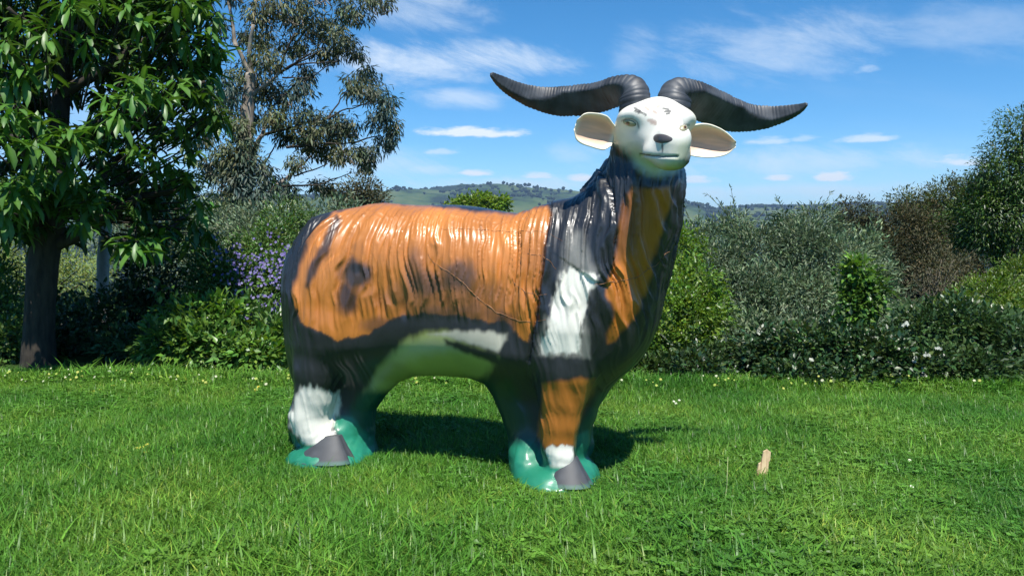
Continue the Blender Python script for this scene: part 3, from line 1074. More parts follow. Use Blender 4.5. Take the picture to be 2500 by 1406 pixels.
n3 = n.new('ShaderNodeTexNoise'); n3.inputs['Scale'].default_value = 60; n3.inputs['Detail'].default_value = 4
l.new(tc.outputs['Object'], n3.inputs['Vector']); l.new(n3.outputs[0], b2_.inputs['Height']); l.new(bp.outputs[0], b2_.inputs['Normal'])
l.new(b2_.outputs[0], b.inputs['Normal'])
rg = n.new('ShaderNodeAttribute'); rg.attribute_name = 'gloss'
mg = n.new('ShaderNodeMapRange'); mg.inputs[3].default_value = .58; mg.inputs[4].default_value = .40
l.new(rg.outputs['Fac'], mg.inputs[0]); l.new(mg.outputs[0], b.inputs['Roughness'])
b.inputs['Specular IOR Level'].default_value = .55
b.inputs['Coat Weight'].default_value = 0.35
b.inputs['Coat Roughness'].default_value = 0.2
STATUE = mat

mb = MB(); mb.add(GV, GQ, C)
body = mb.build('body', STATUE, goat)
for nm, arr in (('hair', amp), ('gloss', np.clip(flank + .25, 0, 1) * (1 - .5 * smooth(-30, 10, hl) * (z_ > .95)))):
    a_ = body.data.attributes.new(nm, 'FLOAT', 'POINT')
    a_.data.foreach_set('value', arr.astype(np.float32))
tree_bvh = BVHTree.FromPolygons([tuple(v) for v in GV], [tuple(int(i) for i in f) for f in GQ])


def hit(px, py):
    d = np.array(pix_dir(px, py))
    o_l = loc(CAMP)
    d_l = np.array([d @ Ud, d @ Vd, d[2]])
    h, nrm, _, _ = tree_bvh.ray_cast(Vector(o_l), Vector(d_l))
    return (np.array(h), np.array(nrm)) if h is not None else (None, None)


# --- horns
horn_mat, n, l, b = nmat('horn_black')
tc = n.new('ShaderNodeTexCoord')
ns = n.new('ShaderNodeTexNoise'); ns.inputs['Scale'].default_value = 18; ns.inputs['Detail'].default_value = 6
l.new(tc.outputs['Object'], ns.inputs['Vector'])
cr = n.new('ShaderNodeValToRGB')
cr.color_ramp.elements[0].position = .35; cr.color_ramp.elements[0].color = (.024, .028, .035, 1)
cr.color_ramp.elements[1].position = .75; cr.color_ramp.elements[1].color = (.085, .095, .11, 1)
l.new(ns.outputs[0], cr.inputs[0]); l.new(cr.outputs[0], b.inputs['Base Color'])
bp = n.new('ShaderNodeBump'); bp.inputs['Strength'].default_value = .35; bp.inputs['Distance'].default_value = .004
l.new(ns.outputs[0], bp.inputs['Height']); l.new(bp.outputs[0], b.inputs['Normal'])
b.inputs['Roughness'].default_value = .5


def horn(pts, label):
    """pts: (px, py, distance, half height in px, thickness ratio); a ribbed, flattened, tapering horn"""
    c = np.array([P(x, y, Y) for x, y, Y, hh, th in pts])
    hh = np.array([h_ * ppx(Y) for x, y, Y, h_, th in pts])
    th = np.array([t_ for *_, t_ in pts])
    m = 260
    s = np.linspace(0, 1, len(pts)); t = np.linspace(0, 1, m)

    def cub(y):
        y = np.asarray(y, float)
        d_ = np.gradient(y, s, axis=0)
        i = np.clip(np.searchsorted(s, t, side='right') - 1, 0, len(s) - 2)
        h = s[i + 1] - s[i]; w = (t - s[i]) / h
        sh = (slice(None),) + (None,) * (y.ndim - 1)
        w, h = w[sh], h[sh]
        return ((2 * w ** 3 - 3 * w ** 2 + 1) * y[i] + (w ** 3 - 2 * w ** 2 + w) * h * d_[i] + (-2 * w ** 3 + 3 * w ** 2) * y[i + 1] + (w ** 3 - w ** 2) * h * d_[i + 1])
    c, hh, th = cub(c), cub(hh), cub(th)
    T = norm(np.gradient(c, axis=0))
    arc = np.concatenate([[0], np.cumsum(np.linalg.norm(np.diff(c, axis=0), axis=1))])
    view = norm(c - CAMP)
    A = norm(np.cross(view, T))              # broad axis, seen flat on
    B = norm(np.cross(T, A))
    K = 40
    ang = np.arange(K) / K * 2 * np.pi
    ca, sa = np.cos(ang), np.sin(ang)
    ph_ = arc / .0115 + 1.6 * fbm(arc * 24, 0, 0, 2, 8)
    ridge = 1 + (.045 + .05 * np.linspace(0, 1, m)) * (np.abs(np.sin(np.pi * ph_)) ** .6 - .6) * (.5 + fbm(arc * 40, 3, 0, 2, 9)) + .05 * (fbm(arc * 50, 0, 0, 2, 12) - .5)
    up_s = 1.0 if pts[-1][0] < pts[0][0] else -1.0           # which way the broad axis points up
    keel = np.interp(t, [0, .2, .32, .55, .72, 1], [0, .15, .62, .62, -.35, -.45]) * up_s
    side = np.sign((B * view).sum(1)).mean()                  # +1: B points away from the lawn side
    a_ = np.sign(ca) * np.abs(ca) ** .9
    kk_ = keel[:, None]
    tent = np.where(a_[None] > kk_, (1 - a_[None]) / (1 - kk_), (1 + a_[None]) / (1 + kk_))
    tent0 = 1 - np.abs(a_)[None]
    near = (np.sign(sa) == -side)[None]
    mixk = np.interp(t, [0, .12, .3, 1], [0, 0, 1, 1])[:, None]
    rnd = np.sqrt(np.maximum(1 - a_ ** 2, 0))[None]
    b_ = np.where(near, (1 - mixk) * rnd + mixk * np.maximum(tent, 0) ** .72, (1 - mixk) * rnd + mixk * np.maximum(tent0, 0) ** .6) * np.sign(sa)[None]
    b_ = b_ * (th * (1 - .25 * mixk[:, 0]))[:, None]
    V = c[:, None, :] + (hh * ridge)[:, None, None] * (a_[None, :, None] * A[:, None, :] + b_[..., None] * B[:, None, :])
    V = V.reshape(-1, 3)
    i = np.arange(m - 1)[:, None] * K; j = np.arange(K)[None]; k = (j + 1) % K
    Q = np.stack([i + j, i + k, i + K + k, i + K + j], -1).reshape(-1, 4)
    mb = MB(); mb.add(loc(V), Q)
    tip = np.concatenate([V[-K:], (c[-1] + T[-1] * hh[-1] * .8)[None]])
    mb.add(loc(tip), np.stack([np.arange(K), (np.arange(K) + 1) % K, np.full(K, K)], 1))
    o = mb.build('horn', horn_mat, goat)
    o['label'] = label
    return o


horn([(1552, 285, 2.42, 40, .85), (1550, 252, 2.41, 38, .85), (1542, 226, 2.42, 39, .85), (1512, 222, 2.45, 36, .8), (1462, 238, 2.50, 36, .75), (1405, 246, 2.54, 36, .7),
      (1352, 247, 2.56, 33, .66), (1300, 237, 2.56, 26, .64), (1255, 219, 2.54, 20, .64), (1222, 199, 2.52, 14, .68), (1200, 182, 2.50, 6, .8)], 'long ribbed horn sweeping up to a raised tip, over the rounded ear')
horn([(1640, 285, 2.42, 42, .85), (1645, 256, 2.41, 41, .85), (1652, 233, 2.42, 40, .85), (1684, 238, 2.45, 42, .8), (1730, 258, 2.50, 43, .75), (1780, 279, 2.54, 40, .7),
      (1828, 288, 2.56, 33, .66), (1875, 286, 2.56, 26, .64), (1918, 277, 2.54, 19, .64), (1950, 266, 2.52, 12, .68), (1969, 255, 2.50, 5, .8)], 'long ribbed horn dipping lower, over the pointed ear')

# --- ears
EAR = tint_mat('ear_paint', .5)


def ear(root_px, tip_px, outline, Yr, Yt, label, cup=.020):
    """outline: (s, upper px offset, lower px offset) along the root-tip line"""
    a, b_ = np.array(root_px, float), np.array(tip_px, float)
    ax_ = b_ - a
    nrm = np.array([-ax_[1], ax_[0]]) / np.linalg.norm(ax_)
    if nrm[1] > 0:
        nrm = -nrm                              # upwards in the picture
    S = np.linspace(0, 1, 36); T = np.linspace(-1, 1, 25)
    o_ = np.array(outline, float)
    upw = np.interp(S, o_[:, 0], o_[:, 1]); dnw = np.interp(S, o_[:, 0], o_[:, 2])
    ks = np.ones(5) / 5
    upw = np.convolve(np.pad(upw, 2, 'edge'), ks, 'valid'); dnw = np.convolve(np.pad(dnw, 2, 'edge'), ks, 'valid')
    V, Cc = [], []
    for i, s in enumerate(S):
        for t in T:
            off = upw[i] * t if t > 0 else dnw[i] * t
            p = a + ax_ * s + nrm * off
            Y = Yr + (Yt - Yr) * s
            prof = (1 - t * t) ** .8 * math.sin(math.pi * min(1, .15 + s * .85)) ** .6
            rim = math.exp(-((abs(t) - .90) / .11) ** 2)
            fold = .002 * math.sin(t * 5 + s * 6) + .0007 * math.sin(t * 22 + s * 9)
            dY = cup * 1.5 * prof - .012 * rim + fold * (1 - abs(t))
            V.append(P(p[0], p[1], Y + dY))
            inner = float(smooth(.96, .6, np.array(abs(t))) * smooth(.02, .15, np.array(s)) * smooth(.99, .85, np.array(s)))
            col = CREAM * (1 - inner) + np.array([.78, .54, .40]) * inner
            shd = 1 - .25 * inner * float(fbm(t * 6, s * 2, 0, 3, 5))
            Cc.append(col * shd)
    V, Cc = np.array(V), np.array(Cc)
    nS, nT = len(S), len(T)
    back = V + np.array([(norm(V[k] - CAMP)) * (.020 if abs(T[k % nT]) < .85 else .010) for k in range(len(V))])
    back = back + 0
    i, j = np.meshgrid(np.arange(nS - 1), np.arange(nT - 1), indexing='ij')
    Q = np.stack([i * nT + j, (i + 1) * nT + j, (i + 1) * nT + j + 1, i * nT + j + 1], -1).reshape(-1, 4)
    mb = MB()
    VV = np.concatenate([V, back]); N0 = len(V)
    border = [(k, k + 1) for k in range(nT - 1)] + [((nS - 1) * nT + k + 1, (nS - 1) * nT + k) for k in range(nT - 1)] \
        + [((k + 1) * nT, k * nT) for k in range(nS - 1)] + [(k * nT + nT - 1, (k + 1) * nT + nT - 1) for k in range(nS - 1)]
    QB = np.array([[p, q2, q2 + N0, p + N0] for p, q2 in border])
    mb.add(loc(VV), np.concatenate([Q, Q[:, ::-1] + N0, QB]), np.concatenate([Cc, np.tile(CREAM, (N0, 1))]))
    o = mb.build('ear', EAR, goat)
    o['label'] = label
    return o


ear((1500, 334), (1405, 304), [(0, 22, 22), (.12, 30, 40), (.3, 44, 42), (.5, 44, 42), (.7, 40, 42), (.85, 35, 38), (.95, 24, 28), (1, 6, 8)], 2.44, 2.40, 'rounded cream ear with a pinkish hollow')
ear((1672, 345), (1797, 352), [(0, 30, 30), (.15, 42, 36), (.35, 47, 38), (.5, 45, 38), (.7, 36, 34), (.85, 24, 27), (.95, 12, 15), (1, 4, 5)], 2.44, 2.42, 'pointed cream ear with a pinkish hollow')


# --- eyes, nose, hooves
def disc_patch(cx, cy, rx, ry, lift, col_fn, name, mat, rot=0.0, dome=.006, par=None, shape=None, label=None):
    """a low domed patch that follows the face below it"""
    rings, seg = 9, 36
    V, Cc = [], []
    h0, n0 = hit(cx, cy)
    ok = h0
    for i in range(rings + 1):
        r = i / rings
        for k in range(seg):
            a = 2 * math.pi * k / seg
            rr_ = r * (shape(a) if shape else 1)
            x, y = rr_ * rx * math.cos(a), rr_ * ry * math.sin(a)
            x, y = x * math.cos(rot) - y * math.sin(rot), x * math.sin(rot) + y * math.cos(rot)
            h, nn = hit(cx + x, cy + y)
            if h is None or np.linalg.norm(h - h0) > .08:
                h, nn = ok, n0
            ok = h
            V.append(h + n0 * (lift * (1 - r ** 6) - .001 + dome * (1 - r * r)))
            Cc.append(col_fn(rr_ * math.cos(a), rr_ * math.sin(a), r))
    Q = []
    for i in range(rings):
        for k in range(seg):
            k2 = (k + 1) % seg
            Q.append((i * seg + k, (i + 1) * seg + k, (i + 1) * seg + k2, i * seg + k2))
    mb = MB(); mb.add(np.array(V), np.array(Q)[:, ::-1], np.array(Cc))
    o = mb.build(name, mat, par or goat)
    if label:
        o['label'] = label
    return o


GLOSS = tint_mat('glossy_dark', .32, .5)
EYEM = tint_mat('eye_paint', .3, .5)


def eye_col(side):
    def f(x, y, r):
        if (x - .12 * side) ** 2 / .09 + (y - .0) ** 2 / .30 < 1:
            return (.16, .075, .02) if (x - .12 * side) ** 2 / .02 + y ** 2 / .12 > 1 else (.02, .015, .01)
        if r > .86:
            return (.16, .13, .08)
        return (.46, .43, .27)
    return f


disc_patch(1537, 301, 18, 8.5, .001, eye_col(-1), 'eye', EYEM, rot=R(14), dome=.005)
disc_patch(1670, 313, 12, 8, .001, eye_col(.6), 'eye', EYEM, rot=R(-14), dome=.004)
disc_patch(1617, 339, 26, 12.5, .002, lambda x, y, r: (.10, .09, .095), 'nose', GLOSS, rot=R(4), dome=.001,
           shape=lambda a: 1 + .06 * math.cos(3 * a))

HM_ = tint_mat('hoof_paint', .55, .35)


def hoof(cx, cz_top, v, cu, ru0, rv0, lean, z0, z1, label):
    """a low cloven wedge, wider at the sole and longer to the front"""
    K, m = 40, 12
    V, Cc = [], []
    for i in range(m + 1):
        t = i / m
        z = z0 + (z1 - z0) * t
        k_ = 1 - .60 * t ** .9
        for a in np.arange(K) / K * 2 * np.pi:
            ca, sa = math.cos(a), math.sin(a)
            front_l = 1.18 if ca > 0 else .82
            cleft = 1 - .16 * math.exp(-((a if a < math.pi else a - 2 * math.pi) / .16) ** 2) * (1 - .5 * t)
            rib = 1 + .004 * math.sin(t * 22) + .03 * (float(vnoise(ca * 2, sa * 2, t * 3, 14)) - .5)
            V.append((cu + lean * t + ru0 * front_l * k_ * ca * cleft * rib, v + .030 * t + rv0 * k_ * sa * rib, z))
            w = .8 + .4 * float(vnoise(ca * 3, sa * 3, z * 60, 4))
            base = HOOFC * w
            Cc.append(base if t > .12 else HOOFC * .6 + np.array([.02, .08, .06]))
    V.append((cu + lean, v + .030, z1 + .002)); Cc.append(HOOFC)
    Q = [(i * K + k, i * K + (k + 1) % K, (i + 1) * K + (k + 1) % K, (i + 1) * K + k) for i in range(m) for k in range(K)]
    mb = MB(); V = np.array(V); mb.add(V, np.array(Q), np.array(Cc))
    mb.add(V[[*range(m * K, (m + 1) * K), len(V) - 1]], np.array([(k, (k + 1) % K, K) for k in range(K)]), HOOFC)
    o = mb.build('hoof', HM_, goat)
    return o


hr = L(797, 1125, VN - .045); hf = L(1392, 1172, VN - .03)
hoof(0, 0, VN - .030, hr[0] - .030, .110, .076, .010, .020, .100, '')
hoof(0, 0, VN - .030, hf[0] - .018, .078, .062, -.004, .020, .098, '')

# --- hairline cracks with their raised filler, running over the coat
CRACK = tint_mat('crack_filler', .5)


def crack(px_pts, r=.0016, lab=None):
    r = r * .5
    P2 = np.array(px_pts, float)
    seg = np.concatenate([[0], np.cumsum(np.linalg.norm(np.diff(P2, axis=0), axis=1))])
    t = np.arange(0, seg[-1], 5.0)
    xs, ys = np.interp(t, seg, P2[:, 0]), np.interp(t, seg, P2[:, 1])
    xs += (fbm(t * .06, 0, 0, 2, 3) - .5) * 6; ys += (fbm(t * .06, 5, 0, 2, 4) - .5) * 6
    pts = []
    for x, y in zip(xs, ys):
        h, nn = hit(x, y)
        if h is not None:
            pts.append(h + nn * r * .3)
    if len(pts) < 4:
        return
    pts = np.array(pts)
    rad = r * (.6 + .9 * vnoise(t[:len(pts)] * .09, 0, 0, 6)) * np.sin(np.linspace(.25, math.pi - .25, len(pts))) ** .5
    mb = MB(); mb.tube(pts, rad, 6, (.30, .14, .06))
    mb.build('crack', CRACK, goat)


crack([(1045, 622), (1062, 645), (1100, 668), (1140, 700), (1175, 735), (1215, 762), (1255, 780), (1300, 787), (1335, 782)], .0022)
crack([(1075, 560), (1120, 559), (1180, 563), (1250, 566), (1310, 564), (1350, 574), (1375, 590)], .0013)
crack([(1288, 620), (1315, 622), (1340, 636), (1358, 660)], .0018)
crack([(1250, 680), (1262, 698), (1285, 715), (1318, 722), (1338, 718)], .0018)
crack([(1452, 695), (1490, 690), (1530, 684), (1562, 676), (1580, 658), (1600, 650), (1620, 625), (1640, 612)], .0020)
crack([(1578, 652), (1592, 660)], .0018)
# ================================================================ trees and shrubs
LEAF_GLOSSY = leaf_mat('leaf_glossy_green', (0.055, 0.135, 0.026), .42, .24, .5, .15)
LEAF_EUC = leaf_mat('leaf_eucalypt', (0.082, 0.118, 0.075), .5, .22, .4, .25)
LEAF_GREY = leaf_mat('leaf_grey_green', (0.120, 0.185, 0.100), .5, .2, .45, .25)
LEAF_MID = leaf_mat('leaf_mid_green', (0.080, 0.170, 0.035), .38, .28, .5, .25)
LEAF_LIME = leaf_mat('leaf_lime', (0.155, 0.27, 0.035), .38, .32, .5, .2)
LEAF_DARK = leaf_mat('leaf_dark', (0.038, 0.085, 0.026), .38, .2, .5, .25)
LEAF_OLIVE = leaf_mat('leaf_olive', (0.14, 0.19, 0.06), .55, .25, .3, .25)
LEAF_BROWN = leaf_mat('leaf_brown', (0.088, 0.095, 0.050), .6, .2, .25, .25)
FLOWER = tint_mat('petals', .6, .2)
TWIG = bark_mat('twig', (.10, .085, .06), (.22, .19, .14), (20, 20, 20), .2)

# ---- broad-leaved tree in front on the left
BT_Y = 4.75
bt_base = on_ground(96, 893)
bt = empty('broadleaf_tree', tuple(bt_base))
tag(bt, 'dark broad-leaved tree with large drooping glossy leaves at the left edge of the lawn', 'tree')
tb = MB()
trunk = np.array([P(96, 905, 4.78), P(94, 860, 4.78), P(97, 760, 4.78), P(104, 650, 4.78), P(118, 560, 4.78), P(135, 470, 4.8), P(140, 360, 4.85), P(150, 230, 4.9), P(165, 90, 4.95), P(185, -60, 5.0), P(200, -200, 5.0)]) - bt_base
tr = np.array([.115, .090, .080, .082, .085, .070, .058, .05, .042, .034, .025])
ti = np.linspace(0, 10, 60)
tp = np.stack([np.interp(ti, range(11), trunk[:, k]) for k in range(3)], 1)
trd = np.interp(ti, range(11), tr) * (1 + .12 * (fbm(ti * 2, 0, 0, 3, 2) - .5))
tb.tube(tp, trd, 16)
tb.build('trunk', BARK_DARK, bt)
forks = [((112, 610), (340, 480), 4.7, .045), ((120, 560), (260, 420), 4.9, .04), ((340, 480), (480, 455), 4.75, .022), ((150, 500), (410, 560), 5.1, .03), ((135, 470), (30, 330), 4.4, .035),
         ((140, 360), (330, 260), 4.6, .035), ((330, 260), (500, 200), 4.7, .018), ((140, 350), (-60, 180), 4.6, .03), ((150, 230), (430, 60), 4.8, .035),
         ((160, 150), (20, 20), 4.5, .025), ((165, 90), (330, -60), 4.8, .025), ((330, 480), (330, 590), 4.6, .012), ((118, 570), (20, 470), 4.3, .028), ((410, 560), (500, 500), 5.2, .015), ((430, 60), (540, 120), 4.9, .014)]
for (a, b_, Yb, r) in forks:
    lb = MB()
    p = limb(P(*a, 4.8), P(*b_, Yb), 12, .06) - bt_base
    lb.tube(p, np.linspace(r, r * .45, 12), 8)
    lb.build('branch', BARK_DARK, bt)

ros = []   # (px, py, Y, size, tint)
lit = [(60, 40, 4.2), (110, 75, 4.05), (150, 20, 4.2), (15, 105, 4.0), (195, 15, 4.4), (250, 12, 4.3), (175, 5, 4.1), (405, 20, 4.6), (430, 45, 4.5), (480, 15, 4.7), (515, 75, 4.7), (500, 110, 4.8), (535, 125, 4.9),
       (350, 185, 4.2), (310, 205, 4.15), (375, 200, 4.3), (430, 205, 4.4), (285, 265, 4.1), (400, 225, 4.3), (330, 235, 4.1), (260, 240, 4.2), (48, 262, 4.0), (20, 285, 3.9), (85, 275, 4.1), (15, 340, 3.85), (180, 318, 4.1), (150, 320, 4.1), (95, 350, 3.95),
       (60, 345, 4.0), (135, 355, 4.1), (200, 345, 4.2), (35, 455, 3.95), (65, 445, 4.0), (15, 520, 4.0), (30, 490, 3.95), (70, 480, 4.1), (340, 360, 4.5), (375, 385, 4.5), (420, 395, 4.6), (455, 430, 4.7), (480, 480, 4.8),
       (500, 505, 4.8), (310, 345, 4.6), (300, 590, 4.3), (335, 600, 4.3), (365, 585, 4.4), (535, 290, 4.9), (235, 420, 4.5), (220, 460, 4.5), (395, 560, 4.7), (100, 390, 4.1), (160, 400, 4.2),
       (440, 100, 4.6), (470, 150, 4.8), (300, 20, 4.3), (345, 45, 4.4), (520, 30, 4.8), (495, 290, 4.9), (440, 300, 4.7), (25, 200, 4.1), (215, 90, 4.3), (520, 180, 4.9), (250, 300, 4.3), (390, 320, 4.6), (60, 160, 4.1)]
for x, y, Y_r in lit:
    ros.append((x + rng.uniform(-8, 8), y - 14 + rng.uniform(-8, 8), Y_r, rng.uniform(.88, 1.12), 1.25))  # sunlit look of these sprays is put into a brighter leaf tint
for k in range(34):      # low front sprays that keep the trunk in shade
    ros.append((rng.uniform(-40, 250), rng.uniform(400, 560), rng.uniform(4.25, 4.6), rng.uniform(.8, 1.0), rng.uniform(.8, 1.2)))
crown_poly = np.array([(-150, -150), (520, -150), (535, -40), (520, 60), (550, 130), (530, 200), (560, 300), (490, 330), (470, 390), (520, 470), (520, 560), (460, 600), (430, 560), (400, 610), (300, 600), (230, 560), (200, 590), (150, 600), (60, 590), (-20, 560), (-150, 560)], float)
gaps = [(175, 235, 26), (215, 225, 18), (195, 415, 30), (225, 400, 22), (270, 430, 22), (150, 575, 22), (205, 200, 16), (415, 340, 26), (230, 520, 26), (300, 520, 22), (170, 160, 14)]
k = 0
while k < 720:
    x, y = rng.uniform(-150, 560), rng.uniform(-150, 610)
    if poly_sd(np.array([[x, y]]), crown_poly)[0] < 12:
        continue
    if any((x - gx_) ** 2 + (y - 20 - gy_) ** 2 < (gr * 1.5) ** 2 for gx_, gy_, gr in gaps):
        continue
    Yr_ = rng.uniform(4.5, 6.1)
    ros.append((x, y, Yr_, rng.uniform(.75, 1.05), rng.uniform(.5, .9)))  # deeper sprays: shade inside the crown put into a darker leaf tint
    k += 1
for k in range(300):      # the crown goes on above and in front of the trunk, outside the frame
    x, y = rng.uniform(-900, 230), rng.uniform(-800, -60)
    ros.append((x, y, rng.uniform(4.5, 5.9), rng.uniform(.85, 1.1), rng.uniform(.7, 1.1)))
all_pos, all_dir, all_up, all_L, all_T = [], [], [], [], []
twb = MB()
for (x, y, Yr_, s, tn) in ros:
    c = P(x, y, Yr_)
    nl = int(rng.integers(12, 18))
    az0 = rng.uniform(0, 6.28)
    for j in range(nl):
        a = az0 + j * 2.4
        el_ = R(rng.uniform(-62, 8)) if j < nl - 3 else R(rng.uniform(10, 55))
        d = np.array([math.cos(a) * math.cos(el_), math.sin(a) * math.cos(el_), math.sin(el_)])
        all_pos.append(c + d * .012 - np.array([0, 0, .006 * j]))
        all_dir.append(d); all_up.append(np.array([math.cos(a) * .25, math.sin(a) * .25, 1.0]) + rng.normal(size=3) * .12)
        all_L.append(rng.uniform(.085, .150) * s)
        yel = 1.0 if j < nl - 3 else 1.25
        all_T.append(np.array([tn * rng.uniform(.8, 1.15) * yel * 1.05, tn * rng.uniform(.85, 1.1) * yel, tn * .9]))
    q0 = c + np.array([0, 0, -.02])
    q1 = c + norm(np.array(tp[28] + bt_base) - c) * rng.uniform(.18, .3) + np.array([0, 0, -.05])
    twb.tube(np.stack([q0, (q0 + q1) / 2 + rng.normal(size=3) * .01, q1]) - bt_base, [.0035, .005, .007], 5)
twb.build('twigs', BARK_DARK, bt)['kind'] = 'stuff'
all_pos, all_dir, all_up, all_L, all_T = map(np.array, (all_pos, all_dir, all_up, all_L, all_T))
# the 300 leaves that show largest are single leaves, the rest is one mass
pj = project(all_pos)
vis = (pj[:, 0] > -20) & (pj[:, 0] < 620) & (pj[:, 1] > -30)
score = np.where(vis, all_L / all_pos[:, 1], 0)
order = np.argsort(-score)
first, rest = order[:300], order[300:]
mbr = MB()
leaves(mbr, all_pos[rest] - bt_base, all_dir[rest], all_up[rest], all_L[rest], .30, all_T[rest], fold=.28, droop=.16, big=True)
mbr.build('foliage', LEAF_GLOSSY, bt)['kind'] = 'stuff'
protos = []
for k in range(6):
    m_ = MB()
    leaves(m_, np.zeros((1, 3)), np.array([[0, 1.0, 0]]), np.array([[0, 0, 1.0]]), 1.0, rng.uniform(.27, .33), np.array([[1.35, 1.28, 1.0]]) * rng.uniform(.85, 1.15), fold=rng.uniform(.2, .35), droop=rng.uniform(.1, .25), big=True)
    o = m_.build('leaf', LEAF_GLOSSY)
    protos.append(o.data)
    bpy.data.objects.remove(o)
for idx in first:
    d = norm(all_dir[idx]); side = norm(np.cross(d, all_up[idx])); up_ = np.cross(side, d)
    o = bpy.data.objects.new('leaf', protos[int(rng.integers(0, 6))])
    M = Matrix(((side[0], d[0], up_[0]), (side[1], d[1], up_[1]), (side[2], d[2], up_[2])))
    M = M.to_4x4() @ Matrix.Scale(all_L[idx], 4)
    M.translation = Vector(all_pos[idx] - bt_base)
    o.parent = bt
    o.matrix_local = M
    sc.collection.objects.link(o)

# ---- tall eucalypt
EY = 13.5
eb = P(585, 560, EY); eb[2] = float(terrain_h(np.array([eb[0]]), np.array([eb[1]]))[0])
euc = empty('eucalypt_tree', tuple(eb))
tag(euc, 'tall open gum tree with grey trunk and bunched drooping foliage behind the goat rump', 'tree')
em = ppx(EY)
tk = np.array([eb - [0, 0, .2], P(580, 540, EY), P(592, 430, EY), P(600, 330, EY), P(606, 250, EY), P(612, 180, EY)]) - eb
mbt = MB()
tt = np.linspace(0, 5, 40)
mbt.tube(np.stack([np.interp(tt, range(6), tk[:, k]) for k in range(3)], 1), np.interp(tt, range(6), [.24, .20, .15, .12, .10, .085]) * (1 + .1 * (fbm(tt * 4, 0, 0, 2, 1) - .5)), 14)
mbt.build('trunk', BARK_GREY, euc)
el_limbs = [((612, 180), (575, 110), .06), ((575, 110), (555, 0), .045), ((575, 110), (552, -60), .03), ((555, 95), (515, 10), .025), ((612, 180), (618, 60), .06), ((618, 60), (628, -80), .045),
            ((608, 240), (680, 180), .045), ((680, 180), (760, 130), .03), ((680, 180), (720, 80), .03), ((700, 170), (790, 120), .02), ((720, 160), (830, 150), .018), ((690, 190), (760, 190), .018),
            ((600, 400), (640, 330), .075), ((640, 330), (665, 260), .045), ((640, 330), (720, 310), .035), ((720, 310), (800, 290), .025), ((665, 260), (740, 190), .02), ((740, 200), (800, 160), .015), ((800, 290), (860, 200), .018),
            ((590, 470), (650, 470), .06), ((650, 475), (705, 430), .05), ((705, 430), (760, 380), .03), ((705, 440), (720, 410), .03), ((690, 455), (780, 452), .025), ((780, 452), (860, 420), .014), ((720, 430), (800, 400), .018), ((645, 400), (675, 350), .02),
            ((860, 350), (930, 330), .02), ((800, 350), (860, 350), .02), ((700, 360), (800, 350), .03), ((585, 400), (545, 360), .025), ((590, 350), (540, 300), .02), ((585, 430), (510, 400), .02), ((800, 290), (900, 250), .018), ((860, 260), (940, 250), .01)]
for a, b_, r in el_limbs:
    l_ = MB()
    Y1 = EY + rng.uniform(-.3, .3)
    l_.tube(limb(P(*a, EY), P(*b_, Y1), 9, .07) - eb, np.linspace(r, r * .55, 9) * .8, 7)
    l_.build('branch', BARK_GREY if r > .04 else BARK_DARK, euc)
    # fine twigs
el_lobes = [(760, 50, 105, 48), (830, 95, 60, 48), (858, 30, 48, 34), (700, 20, 70, 40), (800, 130, 50, 30), (720, 110, 45, 45), (640, 95, 45, 40), (655, 150, 50, 40), (600, 185, 46, 50), (640, 30, 50, 40), (595, 90, 22, 26),
            (560, 215, 44, 44), (520, 225, 46, 40), (545, 265, 36, 28), (640, 215, 50, 40), (690, 235, 46, 40), (735, 215, 30, 30), (745, 180, 26, 30), (700, 290, 46, 34), (660, 285, 36, 30), (760, 285, 44, 34), (805, 300, 46, 36), (850, 310, 46, 36),
            (865, 205, 36, 34), (895, 180, 30, 26), (905, 225, 44, 34), (950, 255, 24, 32), (925, 290, 42, 34), (960, 310, 20, 26), (940, 345, 36, 30), (895, 370, 46, 24), (845, 375, 44, 28), (795, 365, 46, 34), (745, 345, 40, 34), (890, 400, 26, 18),
            (700, 330, 30, 26), (815, 330, 36, 26), (555, 370, 36, 50), (600, 420, 36, 40), (560, 440, 50, 40), (540, 410, 40, 40), (505, 410, 30, 34), (640, 410, 34, 30), (665, 450, 34, 40), (640, 470, 40, 40), (700, 470, 40, 28), (590, 500, 60, 40), (600, 370, 34, 40), (575, 400, 40, 44), (595, 455, 46, 46), (610, 290, 30, 34), (535, 490, 50, 40),
            (920, 6, 50, 12), (905, -20, 50, 20), (560, 300, 30, 24), (500, 330, 24, 34), (770, 450, 20, 14), (800, 460, 30, 14), (725, 395, 28, 18), (530, 60, 18, 30), (515, 140, 16, 24), (870, 130, 26, 20), (755, 325, 40, 24), (600, 320, 26, 40), (560, -30, 60, 40), (650, -40, 60, 50), (760, -40, 90, 50)]
mbl = MB()
mbb = MB()
for i_, (x, y, rx, ry) in enumerate(el_lobes):
    Yl = EY + rng.uniform(-.35, .9) if not (540 < x < 650 and y > 290) else EY - .45
    warmc = [(1.0, 1.0, 1.0), (1.1, 1.05, .85), (.75, .9, 1.1), (1.25, 1.1, .75)][int(rng.integers(0, 4))]
    c = P(x, y, Yl) - eb
    crown(mbl, [(c, (rx * em * .86, (rx + ry) * .6 * em, ry * em * .86))], int(330 * (rx * ry / 1600.0) ** .8 + 90), .115, wid=.24, clump=.115, per=14, droop_bias=.9, outward=.35, shell=.25, pal=[warmc], lo=.6, hi=1.35)
    for j in range(9):
        e_ = c + rng.uniform(-.8, .8, 3) * np.array([rx, rx, ry]) * em
        mbb.tube(limb(c - np.array([rng.uniform(-.3, .1), 0, .3]) * rx * em * 2, e_, 5, .1), np.linspace(.010, .003, 5), 4, cap=False)
mbl.build('foliage', LEAF_EUC, euc)['kind'] = 'stuff'
mbb.build('twigs', BARK_GREY, euc)['kind'] = 'stuff'


